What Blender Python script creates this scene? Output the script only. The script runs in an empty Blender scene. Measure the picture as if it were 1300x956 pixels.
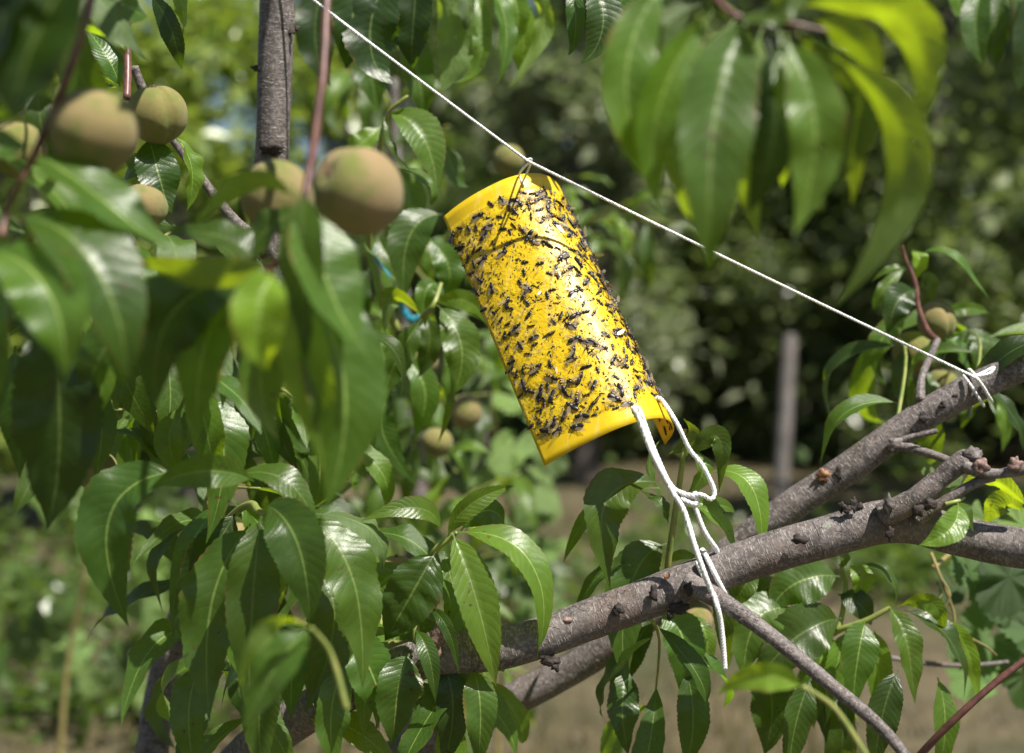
import bpy, math, random
from mathutils import Vector, Matrix, noise
random.seed(7)
R = math.radians
V = Vector
scene = bpy.context.scene
C = scene.collection

# ------------------------------------------------------------------ camera
CAM_H = 1.30
F = 1625.0
cam_d = bpy.data.cameras.new("camera"); cam = bpy.data.objects.new("camera", cam_d); C.objects.link(cam)
cam.location = (0, 0, CAM_H); cam.rotation_euler = (R(90), 0, 0)
cam_d.sensor_width = 36; cam_d.lens = 45; cam_d.sensor_fit = 'HORIZONTAL'
cam_d.shift_y = -45 / 1300
cam_d.clip_start = 0.02; cam_d.clip_end = 500
cam_d.dof.use_dof = True; cam_d.dof.focus_distance = 1.12; cam_d.dof.aperture_fstop = 3.0; cam_d.dof.aperture_blades = 9
scene.camera = cam

# ------------------------------------------------------------------ sky, sun, exposure
SUN = V((0.38, -0.36, 0.85)).normalized()
w = bpy.data.worlds.new("World"); scene.world = w; w.use_nodes = True
wn = w.node_tree; bg = wn.nodes["Background"]
sky = wn.nodes.new("ShaderNodeTexSky"); sky.sky_type = 'NISHITA'; sky.sun_disc = False
sky.sun_elevation = math.asin(SUN.z); sky.sun_rotation = math.atan2(SUN.x, SUN.y)
wn.links.new(sky.outputs[0], bg.inputs[0]); bg.inputs[1].default_value = 0.05
sd = bpy.data.lights.new("sun", 'SUN'); sd.energy = 5.0; sd.angle = R(0.5); sd.color = (1, 0.95, 0.86)
sun = bpy.data.objects.new("sun", sd); C.objects.link(sun); sun.location = (3, -2, 8)
sun.rotation_euler = SUN.to_track_quat('Z', 'Y').to_euler()
vs = scene.view_settings; vs.view_transform = 'Standard'; vs.look = 'None'; vs.gamma = 1; vs.exposure = 0.85
try: vs.use_curve_mapping = False
except Exception: pass
scene.render.engine = 'CYCLES'
scene.cycles.use_denoising = True
scene.cycles.max_bounces = 8; scene.cycles.diffuse_bounces = 3; scene.cycles.transmission_bounces = 6; scene.cycles.transparent_max_bounces = 6

def at(px, py, d):
    return V(((px - 650) / F * d, d, CAM_H + (433 - py) / F * d))
def mpp(d): return d / F

# ------------------------------------------------------------------ object helpers
def mesh(name, v, f, mat, parent=None, uv=None, smooth=True, mi=None, loc=None):
    m = bpy.data.meshes.new(name)
    m.from_pydata([tuple(p) for p in v], [], f)
    mats = mat if isinstance(mat, (list, tuple)) else [mat]
    for k in mats: m.materials.append(k)
    if uv is not None:
        l = m.uv_layers.new(name="UVMap")
        vi = [0] * len(m.loops); m.loops.foreach_get("vertex_index", vi)
        flat = []
        for i in vi: flat.extend(uv[i])
        l.data.foreach_set("uv", flat)
    if smooth: m.polygons.foreach_set("use_smooth", [True] * len(m.polygons))
    if mi is not None: m.polygons.foreach_set("material_index", mi)
    m.update()
    return link(name, m, parent, loc)
def link(name, data, parent=None, loc=None):
    o = bpy.data.objects.new(name, data); C.objects.link(o)
    if loc is not None: o.location = loc
    if parent is not None: o.parent = parent
    return o
def tag(o, label=None, cat=None, group=None, kind=None):
    if label: o["label"] = label
    if cat: o["category"] = cat
    if group: o["group"] = group
    if kind: o["kind"] = kind
    return o
def empty(name, loc=(0, 0, 0)):
    o = bpy.data.objects.new(name, None); C.objects.link(o); o.empty_display_size = 0.05
    o.location = loc
    return o
class P:                                                # collects geometry
    def __init__(s): s.v = []; s.f = []; s.uv = []; s.mi = []
    def add(s, v, f, uv=None, mi=0):
        k = len(s.v); s.v.extend(v); s.f.extend([tuple(i + k for i in q) for q in f])
        s.uv.extend(uv if uv is not None else [(0, 0)] * len(v)); s.mi.extend([mi] * len(f))
    def build(s, name, mat, parent=None, smooth=True):
        # vertices are in world space; keep object at the parent's origin
        off = parent_world(parent)
        return mesh(name, [V(p) - off for p in s.v], s.f, mat, parent, s.uv, smooth, s.mi)
def parent_world(o):
    p = V((0, 0, 0))
    while o is not None: p = p + V(o.location); o = o.parent
    return p

# ------------------------------------------------------------------ curves and tubes
def cr(pts, n):
    """Catmull-Rom through pts (tuples of any length), n samples per span"""
    P_ = [pts[0]] + list(pts) + [pts[-1]]
    out = []
    for i in range(1, len(P_) - 2):
        a, b, c, d = P_[i-1], P_[i], P_[i+1], P_[i+2]
        for k in range(n):
            t = k / n
            out.append(tuple(0.5 * (2*b[j] + (c[j]-a[j])*t + (2*a[j]-5*b[j]+4*c[j]-d[j])*t*t + (3*b[j]-a[j]-3*c[j]+d[j])*t**3) for j in range(len(b))))
    out.append(tuple(pts[-1]))
    return out
def frames(pts):
    T = []
    for i in range(len(pts)):
        a = pts[max(i-1, 0)]; b = pts[min(i+1, len(pts)-1)]
        t = (b - a); T.append(t.normalized() if t.length > 1e-9 else V((0, 0, 1)))
    n = V((0, 0, 1)) if abs(T[0].z) < 0.9 else V((1, 0, 0))
    n = (n - T[0] * n.dot(T[0])).normalized(); N = [n]
    for i in range(1, len(T)):
        n = N[-1] - T[i] * N[-1].dot(T[i])
        n = n.normalized() if n.length > 1e-6 else N[-1]
        N.append(n)
    return T, N
def tube_geo(p, pts, rad, sides=10, rough=0.0, seed=0.0, nscale=30, mi=0, cap=True):
    """pts: Vectors, rad: list; adds a tube to collector p"""
    T, N = frames(pts); v = []; f = []; uv = []
    L = 0
    for i, c in enumerate(pts):
        if i: L += (c - pts[i-1]).length
        B = T[i].cross(N[i])
        for k in range(sides + 1):
            a = 2 * math.pi * k / sides
            dr = N[i] * math.cos(a) + B * math.sin(a)
            r = rad[i]
            q = c + dr * r
            if rough:
                r *= 1 + rough * noise.noise(q * nscale + V((seed, 0, 0))) + rough * .5 * noise.noise(q * nscale * 2.7 + V((seed, 3, 0)))
                q = c + dr * r
            v.append(q); uv.append((k / sides, L))
    w_ = sides + 1
    for i in range(len(pts) - 1):
        for k in range(sides):
            f.append((i*w_+k, i*w_+k+1, (i+1)*w_+k+1, (i+1)*w_+k))
    if cap:
        for i, rev in ((0, True), (len(pts)-1, False)):
            k0 = len(v); v.append(pts[i] + T[i] * (rad[i] * (.35 if not rev else -.35))); uv.append((.5, 0 if rev else L))
            for k in range(sides):
                a, b = i*w_+k, i*w_+k+1
                f.append((b, a, k0) if rev else (a, b, k0))
    p.add(v, f, uv, mi)
def px_curve(spec, n=8):
    """spec rows: px, py, depth, radius in px -> world points and radii"""
    s = cr(spec, n)
    return [at(q[0], q[1], q[2]) for q in s], [max(q[3], .3) * mpp(q[2]) for q in s]

# ------------------------------------------------------------------ materials
class NT:
    def __init__(s, name):
        s.m = bpy.data.materials.new(name); s.m.use_nodes = True; s.t = s.m.node_tree
        s.t.nodes.clear(); s.out = s.t.nodes.new("ShaderNodeOutputMaterial")
    def n(s, typ, **kw):
        q = s.t.nodes.new(typ)
        for k, v in kw.items(): setattr(q, k, v)
        return q
    def put(s, sock, val):
        if isinstance(val, bpy.types.NodeSocket): s.t.links.new(val, sock)
        elif isinstance(val, bpy.types.Node): s.t.links.new(val.outputs[0], sock)
        else:
            if sock.type == 'RGBA' and len(val) == 3: val = (*val, 1)
            sock.default_value = val
    def math(s, op, a, b=0.0, c=0.0, clamp=False):
        q = s.n("ShaderNodeMath", operation=op, use_clamp=clamp)
        for i, x in enumerate((a, b, c)): s.put(q.inputs[i], x)
        return q.outputs[0]
    def ramp01(s, x, lo, hi, a=0.0, b=1.0):
        q = s.n("ShaderNodeMapRange", interpolation_type='SMOOTHSTEP')
        s.put(q.inputs[0], x); s.put(q.inputs[1], lo); s.put(q.inputs[2], hi); s.put(q.inputs[3], a); s.put(q.inputs[4], b)
        return q.outputs[0]
    def mix(s, fac, a, b, blend='MIX'):
        q = s.n("ShaderNodeMix", data_type='RGBA', blend_type=blend)
        s.put(q.inputs[0], fac); s.put(q.inputs[6], a); s.put(q.inputs[7], b)
        return q.outputs[2]
    def noise(s, vec, scale, detail=4, rough=.55, dim='3D'):
        q = s.n("ShaderNodeTexNoise"); s.put(q.inputs["Scale"], scale); s.put(q.inputs["Detail"], detail); s.put(q.inputs["Roughness"], rough)
        if vec is not None: s.put(q.inputs["Vector"], vec)
        return q.outputs[0]
    def vor(s, vec, scale, feature='F1'):
        q = s.n("ShaderNodeTexVoronoi", feature=feature); s.put(q.inputs["Scale"], scale)
        if vec is not None: s.put(q.inputs["Vector"], vec)
        return q
    def mapping(s, vec, scale):
        q = s.n("ShaderNodeMapping"); s.put(q.inputs["Vector"], vec); q.inputs["Scale"].default_value = scale
        return q.outputs[0]
    def bump(s, h, strength, dist):
        q = s.n("ShaderNodeBump"); s.put(q.inputs["Height"], h); q.inputs["Strength"].default_value = strength; q.inputs["Distance"].default_value = dist
        return q.outputs[0]
    def bsdf(s, color, rough, normal=None, **kw):
        q = s.n("ShaderNodeBsdfPrincipled"); s.put(q.inputs["Base Color"], color); s.put(q.inputs["Roughness"], rough)
        if normal is not None: s.put(q.inputs["Normal"], normal)
        for k, v in kw.items(): s.put(q.inputs[k.replace("_", " ")], v)
        return q.outputs[0]
    def done(s, sh):
        s.t.links.new(sh, s.out.inputs[0]); return s.m
    def sep(s, vec):
        q = s.n("ShaderNodeSeparateXYZ"); s.put(q.inputs[0], vec); return q.outputs

def mat_leaf(name, dark, young, tr_dark, tr_young, veins=True, trans=.36, rough=.36):
    k = NT(name)
    tc = k.n("ShaderNodeTexCoord"); oi = k.n("ShaderNodeObjectInfo"); geo = k.n("ShaderNodeNewGeometry")
    tint = k.sep(oi.outputs["Color"])[0]
    uvx = k.sep(tc.outputs["UV"]); u, v = uvx[0], uvx[1]
    a = k.math('MULTIPLY', k.math('ABSOLUTE', k.math('SUBTRACT', u, .5)), 2)
    rnd = oi.outputs["Random"]
    pos = k.n("ShaderNodeVectorMath", operation='ADD'); k.put(pos.inputs[0], tc.outputs["Object"])
    k.put(pos.inputs[1], k.math('MULTIPLY', rnd, 50))
    n1 = k.noise(pos, 55, 4); n2 = k.noise(pos, 400, 3)
    col = k.mix(tint, dark, young); tcol = k.mix(tint, tr_dark, tr_young)
    var = k.math('MULTIPLY_ADD', rnd, .95, .52)
    var = k.math('MULTIPLY', var, k.math('MULTIPLY_ADD', n1, .7, .62))
    if veins:
        ph = k.math('SUBTRACT', k.math('MULTIPLY', v, 15), k.math('MULTIPLY', k.math('POWER', a, 1.25), 1.9))
        ph = k.math('ADD', ph, k.math('MULTIPLY', k.noise(pos, 38, 2), 1.3))
        fr = k.math('FRACT', ph)
        d = k.math('MULTIPLY', k.math('ABSOLUTE', k.math('SUBTRACT', fr, .5)), 2)      # 1 on a vein
        vein = k.math('MULTIPLY', k.ramp01(d, .86, 1.0), k.ramp01(a, .95, .3))
        rib = k.ramp01(a, .06, .02)
        nf = k.vor(pos, 520, 'DISTANCE_TO_EDGE').outputs[0]
        h = k.math('ADD', k.math('SUBTRACT', 1, k.math('POWER', d, 2)), k.math('MULTIPLY', k.ramp01(nf, 0, .25), .28))
        h = k.math('ADD', h, k.math('MULTIPLY', n1, .8))
        h = k.math('SUBTRACT', h, k.math('MULTIPLY', rib, .8))
        nor = k.bump(h, .32, .0005)
        col = k.mix(k.math('MULTIPLY', vein, .22), col, (.16, .26, .055))
        col = k.mix(k.math('MULTIPLY', rib, .75), col, (.26, .36, .09))
        tcol = k.mix(k.math('MULTIPLY', vein, .30), tcol, (.05, .10, .0))
        spots = k.math('MULTIPLY', k.ramp01(k.noise(pos, 150, 2), .64, .70), k.ramp01(k.noise(pos, 21, 2), .53, .63))
        col = k.mix(k.math('MULTIPLY', spots, .8), col, (.09, .045, .015))
        tcol = k.mix(k.math('MULTIPLY', spots, .8), tcol, (.08, .03, .0))
        edge = k.math('MULTIPLY', k.ramp01(k.math('ADD', a, k.math('MULTIPLY', k.noise(pos, 90, 3), .5)), 1.12, 1.25), k.ramp01(k.noise(pos, 14, 2), .52, .62))
        col = k.mix(k.math('MULTIPLY', edge, .75), col, (.17, .12, .03)); tcol = k.mix(k.math('MULTIPLY', edge, .75), tcol, (.30, .20, .03))
        hole = k.math('MULTIPLY', k.ramp01(k.noise(pos, 75, 2), .735, .742), k.ramp01(k.noise(pos, 12, 2), .56, .60))
    else:
        hole = None; nor = k.bump(n1, .5, .004)
    col = k.mix(1, col, var, 'MULTIPLY'); tcol = k.mix(1, tcol, var, 'MULTIPLY')
    under = k.mix(.42, col, (.17, .24, .11))
    col = k.mix(geo.outputs["Backfacing"], col, under)
    rg = k.math('ADD', k.math('MULTIPLY_ADD', n2, .16, rough - .08), k.math('MULTIPLY', geo.outputs["Backfacing"], .2))
    p = k.bsdf(col, rg, nor, Specular_IOR_Level=.65)
    tr = k.n("ShaderNodeBsdfTranslucent"); k.put(tr.inputs[0], tcol); k.put(tr.inputs["Normal"], nor)
    ms = k.n("ShaderNodeMixShader"); k.put(ms.inputs[0], trans); k.put(ms.inputs[1], p); k.put(ms.inputs[2], tr.outputs[0])
    if hole is not None:
        m2 = k.n("ShaderNodeMixShader"); k.put(m2.inputs[0], hole); k.put(m2.inputs[1], ms.outputs[0]); k.put(m2.inputs[2], k.n("ShaderNodeBsdfTransparent").outputs[0])
        return k.done(m2.outputs[0])
    return k.done(ms.outputs[0])
M = {}
M['leaf'] = mat_leaf('peach leaf', (.027, .068, .011), (.12, .21, .02), (.14, .30, .006), (.58, .74, .015), trans=.42, rough=.37)
M['grape'] = mat_leaf('vine leaf', (.045, .10, .02), (.16, .26, .06), (.16, .34, .02), (.42, .58, .05), veins=False, rough=.5)
def mat_bgleaf(name, c1, c2, tr, rough=.3, trans=.42):
    k = NT(name); at_ = k.n("ShaderNodeNewGeometry")
    rnd = at_.outputs["Random Per Island"]
    col = k.mix(rnd, c1, c2)
    tcol = k.mix(rnd, tr, tuple(x * .7 for x in tr))
    p = k.bsdf(col, rough)
    t = k.n("ShaderNodeBsdfTranslucent"); k.put(t.inputs[0], tcol)
    ms = k.n("ShaderNodeMixShader"); k.put(ms.inputs[0], trans); k.put(ms.inputs[1], p); k.put(ms.inputs[2], t.outputs[0])
    return k.done(ms.outputs[0])
M['bg_lime'] = mat_bgleaf('sunny tree leaf', (.12, .20, .03), (.30, .36, .10), (.42, .55, .05))
M['bg_grey'] = mat_bgleaf('silver tree leaf', (.17, .21, .10), (.36, .38, .25), (.26, .34, .12))
M['bg_olive'] = mat_bgleaf('olive tree leaf', (.07, .11, .03), (.27, .31, .16), (.30, .40, .09))
M['bg_dark'] = mat_bgleaf('dark tree leaf', (.05, .085, .025), (.17, .21, .08), (.20, .30, .05))
M['weed'] = mat_bgleaf('weed leaf', (.05, .10, .02), (.14, .20, .06), (.2, .32, .03))

def mat_bark(name, base, light, dark, warm, s=1.0):
    k = NT(name); tc = k.n("ShaderNodeTexCoord"); P0 = tc.outputs["Object"]; UV = tc.outputs["UV"]
    us = k.sep(UV); ang = k.math('MULTIPLY', us[0], 6.28319)
    def cyl(around, along):                          # seamless coordinates round the limb
        q = k.n("ShaderNodeCombineXYZ")
        k.put(q.inputs[0], k.math('MULTIPLY', k.math('COSINE', ang), around / 6.283)); k.put(q.inputs[1], k.math('MULTIPLY', k.math('SINE', ang), around / 6.283)); k.put(q.inputs[2], k.math('MULTIPLY', us[1], along))
        return q.outputs[0]
    n1 = k.noise(P0, 26 * s, 6, .6); n2 = k.noise(P0, 170 * s, 5, .65); n3 = k.noise(P0, 9 * s, 3)
    lent = k.noise(cyl(7, 210 * s), 1.6, 3, .6)
    ring = k.noise(cyl(1.5, 95 * s), 1.0, 4, .6)
    col = k.mix(k.ramp01(n1, .3, .7), dark, base)
    col = k.mix(k.ramp01(n2, .42, .75, 0, .75), col, light)
    col = k.mix(k.math('MULTIPLY', k.ramp01(lent, .60, .68), .75), col, light)
    col = k.mix(k.math('MULTIPLY', k.ramp01(n3, .52, .72), .55), col, warm)
    cr_ = k.ramp01(ring, .36, .27)
    col = k.mix(k.math('MULTIPLY', cr_, .75), col, tuple(x * .3 for x in dark))
    vd = k.vor(cyl(9, 260 * s), 1.0).outputs[0]
    dots = k.math('MULTIPLY', k.ramp01(vd, .26, .14), k.ramp01(k.noise(P0, 60, 2), .45, .55))
    col = k.mix(k.math('MULTIPLY', dots, .7), col, tuple(min(x * 1.25, .6) for x in light))
    lich = k.ramp01(k.noise(P0, 34, 5, .7), .60, .68)
    col = k.mix(k.math('MULTIPLY', lich, .55), col, (.27, .29, .24))
    crk = k.math('MULTIPLY', k.ramp01(k.math('ABSOLUTE', k.math('SUBTRACT', k.noise(cyl(3, 40), 2.2, 4), .5)), .02, .0), k.ramp01(k.noise(P0, 20, 2), .5, .6))
    col = k.mix(k.math('MULTIPLY', crk, .4), col, tuple(x * .3 for x in dark))
    h = k.math('ADD', k.math('ADD', k.math('MULTIPLY', n2, .6), k.math('MULTIPLY', dots, .8)), k.math('MULTIPLY', k.ramp01(lent, .55, .7), .5))
    h = k.math('SUBTRACT', h, k.math('MULTIPLY', crk, .9))
    h = k.math('SUBTRACT', k.math('ADD', h, k.math('MULTIPLY', n1, .9)), k.math('MULTIPLY', cr_, .6))
    return k.done(k.bsdf(col, k.math('MULTIPLY_ADD', n2, .3, .5), k.bump(h, .75, .0017)))
M['bark'] = mat_bark('peach bark', (.145, .12, .115), (.33, .295, .275), (.065, .052, .048), (.13, .088, .066), 1.6)
M['bark_bg'] = mat_bark('tree bark', (.10, .08, .07), (.17, .15, .13), (.04, .03, .028), (.10, .07, .05), .3)
def mat_simple(name, c1, c2, scale, rough, bump=.3, dist=.001, **kw):
    k = NT(name); tc = k.n("ShaderNodeTexCoord")
    n1 = k.noise(tc.outputs["Object"], scale, 5, .6)
    return k.done(k.bsdf(k.mix(k.ramp01(n1, .3, .7), c1, c2), rough, k.bump(n1, bump, dist), **kw))
M['shoot_red'] = mat_simple('red shoot bark', (.075, .028, .026), (.17, .075, .055), 90, .42)
M['shoot_green'] = mat_simple('green shoot skin', (.16, .22, .045), (.30, .30, .09), 70, .42)
M['scar'] = mat_simple('dark bark scar', (.012, .009, .008), (.05, .035, .028), 150, .75, .8, .003)
M['wound'] = mat_simple('fresh bark wound', (.10, .045, .02), (.34, .17, .08), 150, .6, .8, .002)
M['cut'] = mat_simple('pink cut wood', (.10, .06, .05), (.30, .19, .16), 200, .6, .8, .002)

def mat_peach():
    k = NT('peach skin'); tc = k.n("ShaderNodeTexCoord"); oi = k.n("ShaderNodeObjectInfo")
    p = k.n("ShaderNodeVectorMath", operation='ADD'); k.put(p.inputs[0], tc.outputs["Object"]); k.put(p.inputs[1], k.math('MULTIPLY', oi.outputs["Random"], 9))
    n1 = k.noise(p, 1.1, 3); n2 = k.noise(p, 40, 3); n3 = k.noise(p, 5, 5)
    ob = k.sep(oi.outputs["Color"])
    col = k.mix(k.ramp01(n1, .35, .65), (.15, .17, .035), (.22, .19, .058))
    col = k.mix(k.math('MULTIPLY', k.ramp01(n1, .30, .55), k.math('MULTIPLY', ob[0], .6)), col, (.35, .22, .14))
    col = k.mix(k.ramp01(n3, .55, .75, 0, .4), col, (.15, .17, .035))
    col = k.mix(k.ramp01(n2, .4, .75, 0, .16), col, (.36, .32, .2))
    sh = k.bsdf(col, .78, k.bump(n2, .35, .02), Specular_IOR_Level=.25, Sheen_Weight=.15, Sheen_Roughness=.45, Sheen_Tint=(.95, .92, .8, 1))
    return k.done(sh)
M['peach'] = mat_peach()

def mat_trap():
    k = NT('yellow plastic sheet'); tc = k.n("ShaderNodeTexCoord"); uv = k.sep(tc.outputs["UV"]); P0 = tc.outputs["Object"]
    n1 = k.noise(P0, 30, 4); n2 = k.noise(P0, 260, 5, .6); n3 = k.noise(P0, 90, 4)
    v = uv[1]
    glue = k.math('MULTIPLY', k.ramp01(k.math('ADD', v, k.math('MULTIPLY', n1, .02)), .065, .08), k.ramp01(k.math('ADD', v, k.math('MULTIPLY', n1, .02)), .945, .925))
    col = k.mix(k.ramp01(n1, .3, .7), (.86, .605, .010), (.89, .65, .018))
    # thin pale print lines running down the sheet, dirty specks in the glue
    ln = k.math('FRACT', k.math('MULTIPLY', uv[0], 21))
    lines = k.ramp01(k.math('ABSOLUTE', k.math('SUBTRACT', ln, .5)), .035, .01)
    creas = k.ramp01(k.math('ABSOLUTE', k.math('SUBTRACT', k.noise(k.mapping(P0, (14, 14, 3)), 1.5, 3), .5)), .02, .0)
    col = k.mix(k.math('MULTIPLY', creas, .25), col, (.95, .82, .35))
    col = k.mix(k.math('MULTIPLY', lines, .2), col, (.95, .80, .30))
    dirt = k.math('MULTIPLY', k.ramp01(k.noise(P0, 420, 3, .7), .60, .70), glue)
    col = k.mix(k.math('MULTIPLY', dirt, .5), col, (.16, .08, .01))
    smear = k.math('MULTIPLY', k.ramp01(n3, .50, .72), glue)
    col = k.mix(k.math('MULTIPLY', smear, .25), col, (.55, .29, .01))
    h = k.math('MULTIPLY', k.math('ADD', k.math('MULTIPLY', n2, .5), n3), glue)
    nor = k.bump(k.math('ADD', h, k.math('MULTIPLY', n1, .4)), .8, .002)
    rg = k.math('MULTIPLY_ADD', glue, -.10, .42)
    p = k.bsdf(col, rg, nor, Specular_IOR_Level=.5, Coat_Weight=k.math('MULTIPLY', glue, .3), Coat_Roughness=.34)
    t = k.n("ShaderNodeBsdfTranslucent"); k.put(t.inputs[0], (.90, .60, .008)); 
    ms = k.n("ShaderNodeMixShader"); k.put(ms.inputs[0], .28); k.put(ms.inputs[1], p); k.put(ms.inputs[2], t.outputs[0])
    return k.done(ms.outputs[0])
M['trap'] = mat_trap()
M['fly'] = mat_simple('black insect shell', (.006, .006, .008), (.022, .018, .02), 900, .32, .4, .0002, Specular_IOR_Level=.55)
M['fly_brown'] = mat_simple('brown insect shell', (.03, .014, .006), (.10, .045, .015), 900, .4, .4, .0002)
def mat_wasp():
    k = NT('striped insect shell'); tc = k.n("ShaderNodeTexCoord"); uv = k.sep(tc.outputs["UV"])
    f = k.math('FRACT', k.math('MULTIPLY', uv[1], 5)); s_ = k.ramp01(f, .50, .58)
    return k.done(k.bsdf(k.mix(s_, (.01, .008, .006), (.55, .33, .03)), .35))
M['wasp'] = mat_wasp()
def mat_wing():
    k = NT('insect wing'); p = k.bsdf((.28, .22, .15), .25); t = k.n("ShaderNodeBsdfTransparent")
    ms = k.n("ShaderNodeMixShader"); k.put(ms.inputs[0], .45); k.put(ms.inputs[1], t.outputs[0]); k.put(ms.inputs[2], p)
    return k.done(ms.outputs[0])
M['wing'] = mat_wing()
M['cord'] = mat_simple('white nylon cord', (.66, .66, .66), (.82, .82, .81), 300, .42, .3, .0004, Sheen_Weight=.2)
M['ribbon'] = mat_simple('blue plastic ribbon', (.02, .22, .30), (.04, .32, .40), 60, .35, .5, .002)
M['post'] = mat_bark('weathered stake wood', (.13, .115, .105), (.22, .195, .18), (.045, .038, .035), (.12, .09, .07), .35)
M['tendril'] = mat_simple('vine tendril', (.20, .17, .06), (.36, .30, .12), 60, .5)
def mat_ground():
    k = NT('dry orchard ground'); tc = k.n("ShaderNodeTexCoord"); P0 = tc.outputs["Object"]
    n1 = k.noise(P0, .55, 4); n2 = k.noise(P0, 6, 5, .65); n3 = k.noise(P0, 60, 4, .7)
    col = k.mix(k.ramp01(n2, .35, .65), (.085, .07, .035), (.155, .12, .062))
    col = k.mix(k.ramp01(n1, .47, .60, 0, .8), col, (.055, .07, .022))
    col = k.mix(k.ramp01(n3, .45, .7, 0, .6), col, (.07, .055, .03))
    return k.done(k.bsdf(col, .9, k.bump(k.math('ADD', n2, n3), .8, .03)))
M['ground'] = mat_ground()
M['grass'] = mat_bgleaf('grass blade', (.08, .09, .03), (.26, .20, .09), (.16, .15, .05), .6)

# ------------------------------------------------------------------ leaf geometry
def prof(t):
    a = max(t - .05, 0) / .95
    f = (a ** .80) * ((1 - a) ** 1.12)
    return f / ((.4167 ** .80) * (.5833 ** 1.12))
def leaf_geo(b, m, tp, width, hint, roll=0., twist=0., fold=.30, ripple=.0, crinkle=0.0, n=34, cols=6, seed=0):
    """b, m, tp: world points of base, middle, tip. Returns verts, faces, uvs"""
    rnd = random.Random(seed)
    ctrl = m * 2 - (b + tp) * .5
    L = (m - b).length + (tp - m).length
    v = []; f = []; uv = []
    ph = rnd.uniform(0, 6.28); ph2 = rnd.uniform(0, 6.28); off = V((rnd.uniform(0, 99), rnd.uniform(0, 99), 0))
    fr_ = rnd.uniform(2.2, 3.6); curl = rnd.uniform(-.9, 1.1)
    for i in range(n + 1):
        t = i / n
        p = b * (1-t)**2 + ctrl * (2*t*(1-t)) + tp * t*t
        T = ((ctrl - b) * (1-t) + (tp - ctrl) * t); T = T.normalized() if T.length > 1e-9 else V((0, 0, -1))
        N = hint - T * hint.dot(T)
        if N.length < .15: N = N + V((.3, 0, .1)) - T * T.dot(V((.3, 0, .1)))
        N.normalize()
        N = Matrix.Rotation(roll + twist * (t - .5), 3, T) @ N
        S = T.cross(N).normalized()
        wd = max(prof(t) * width * .5, .0009 if t < .97 else .0002)
        fo = fold * (1 - .35 * t)
        for j in range(cols + 1):
            u = -1 + 2 * j / cols
            au = abs(u)
            ser = 1.0
            if j in (0, cols): ser = 1 + (.035 if i % 2 else -.02) + .05 * noise.noise(off + V((t * 14, u, 0)))
            lift = math.sin(fo) * au - .16 * au * au * math.sin(fo)
            q = p + S * (u * wd * math.cos(fo) * ser) + N * (wd * lift)
            q += N * (ripple * wd * au * math.sin(t * 6.28 * fr_ + (ph if u > 0 else ph2)))
            q += N * (.016 * wd * (au * (1 - au) * 4) * math.sin((t * 15 - 1.9 * au ** 1.25 + 1.2 * noise.noise(off + V((u * 1.5, t * 5, 4)))) * 6.283))
            if t > .68: q += N * (curl * L * (t - .68) ** 2)
            if crinkle: q += N * (crinkle * width * noise.noise(off + V((u * 2.2, t * 9, 0))))
            v.append(q); uv.append((j / cols, t))
    w_ = cols + 1
    for i in range(n):
        for j in range(cols):
            f.append((i*w_+j, i*w_+j+1, (i+1)*w_+j+1, (i+1)*w_+j))
    return v, f, uv
HINT = V((.22, -.76, .58)).normalized()

# generic leaf meshes (unit length 1, base at origin, growing along +X and drooping to -Z, upper face +Z)
GEN = []
for i in range(10):
    r_ = random.Random(50 + i)
    dr = r_.uniform(.08, .34)
    side = r_.uniform(-.10, .10)
    lv, lf, lu = leaf_geo(V((0, 0, 0)), V((.52, side, .02 + dr * .35)), V((.95 - dr * .5, side * .4, -dr)), r_.uniform(.20, .26), V((0, 0, 1)),
                          r_.uniform(-.2, .2), r_.uniform(-.8, .8), r_.uniform(.15, .55), r_.uniform(.04, .2), n=22, cols=4, seed=i)
    me = bpy.data.meshes.new("leaf")
    me.from_pydata([tuple(p) for p in lv], [], lf); me.materials.append(M['leaf'])
    l = me.uv_layers.new(name="UVMap"); vi = [0] * len(me.loops); me.loops.foreach_get("vertex_index", vi)
    fl = []
    for q in vi: fl.extend(lu[q])
    l.data.foreach_set("uv", fl); me.polygons.foreach_set("use_smooth", [True] * len(me.polygons)); me.update()
    GEN.append((me, lv, lf, lu))
def leaf_matrix(base, direction, up, length):
    X = direction.normalized(); Z = up - X * up.dot(X)
    Z = Z.normalized() if Z.length > 1e-4 else V((0, -1, 0))
    Y = Z.cross(X)
    m = Matrix((X, Y, Z)).transposed().to_4x4() @ Matrix.Scale(length, 4)
    m.translation = base
    return m
def gen_leaf(parent, base, direction, up, length, tint, rng):
    me = rng.choice(GEN)[0]
    o = link("leaf", me, parent)
    m = leaf_matrix(base - parent_world(parent), direction, up, length)
    o.matrix_local = m
    o.color = (tint, rng.random(), 0, 1)
    return o

# ================================================================== SETTING
g = P(); n_ = 60
xs = [-120 + 240 * i / n_ for i in range(n_ + 1)]; ys = [-20 + 260 * (i / n_) ** 1.6 for i in range(n_ + 1)]
gv = []; gf = []
for j in range(n_ + 1):
    for i in range(n_ + 1):
        gv.append((xs[i], ys[j], .05 * noise.noise(V((xs[i] * .3, ys[j] * .3, 0)))))
for j in range(n_):
    for i in range(n_):
        a = j * (n_ + 1) + i; gf.append((a, a + 1, a + n_ + 2, a + n_ + 1))
g.add(gv, gf)
tag(g.build("ground", M['ground']), kind="structure")

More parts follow.
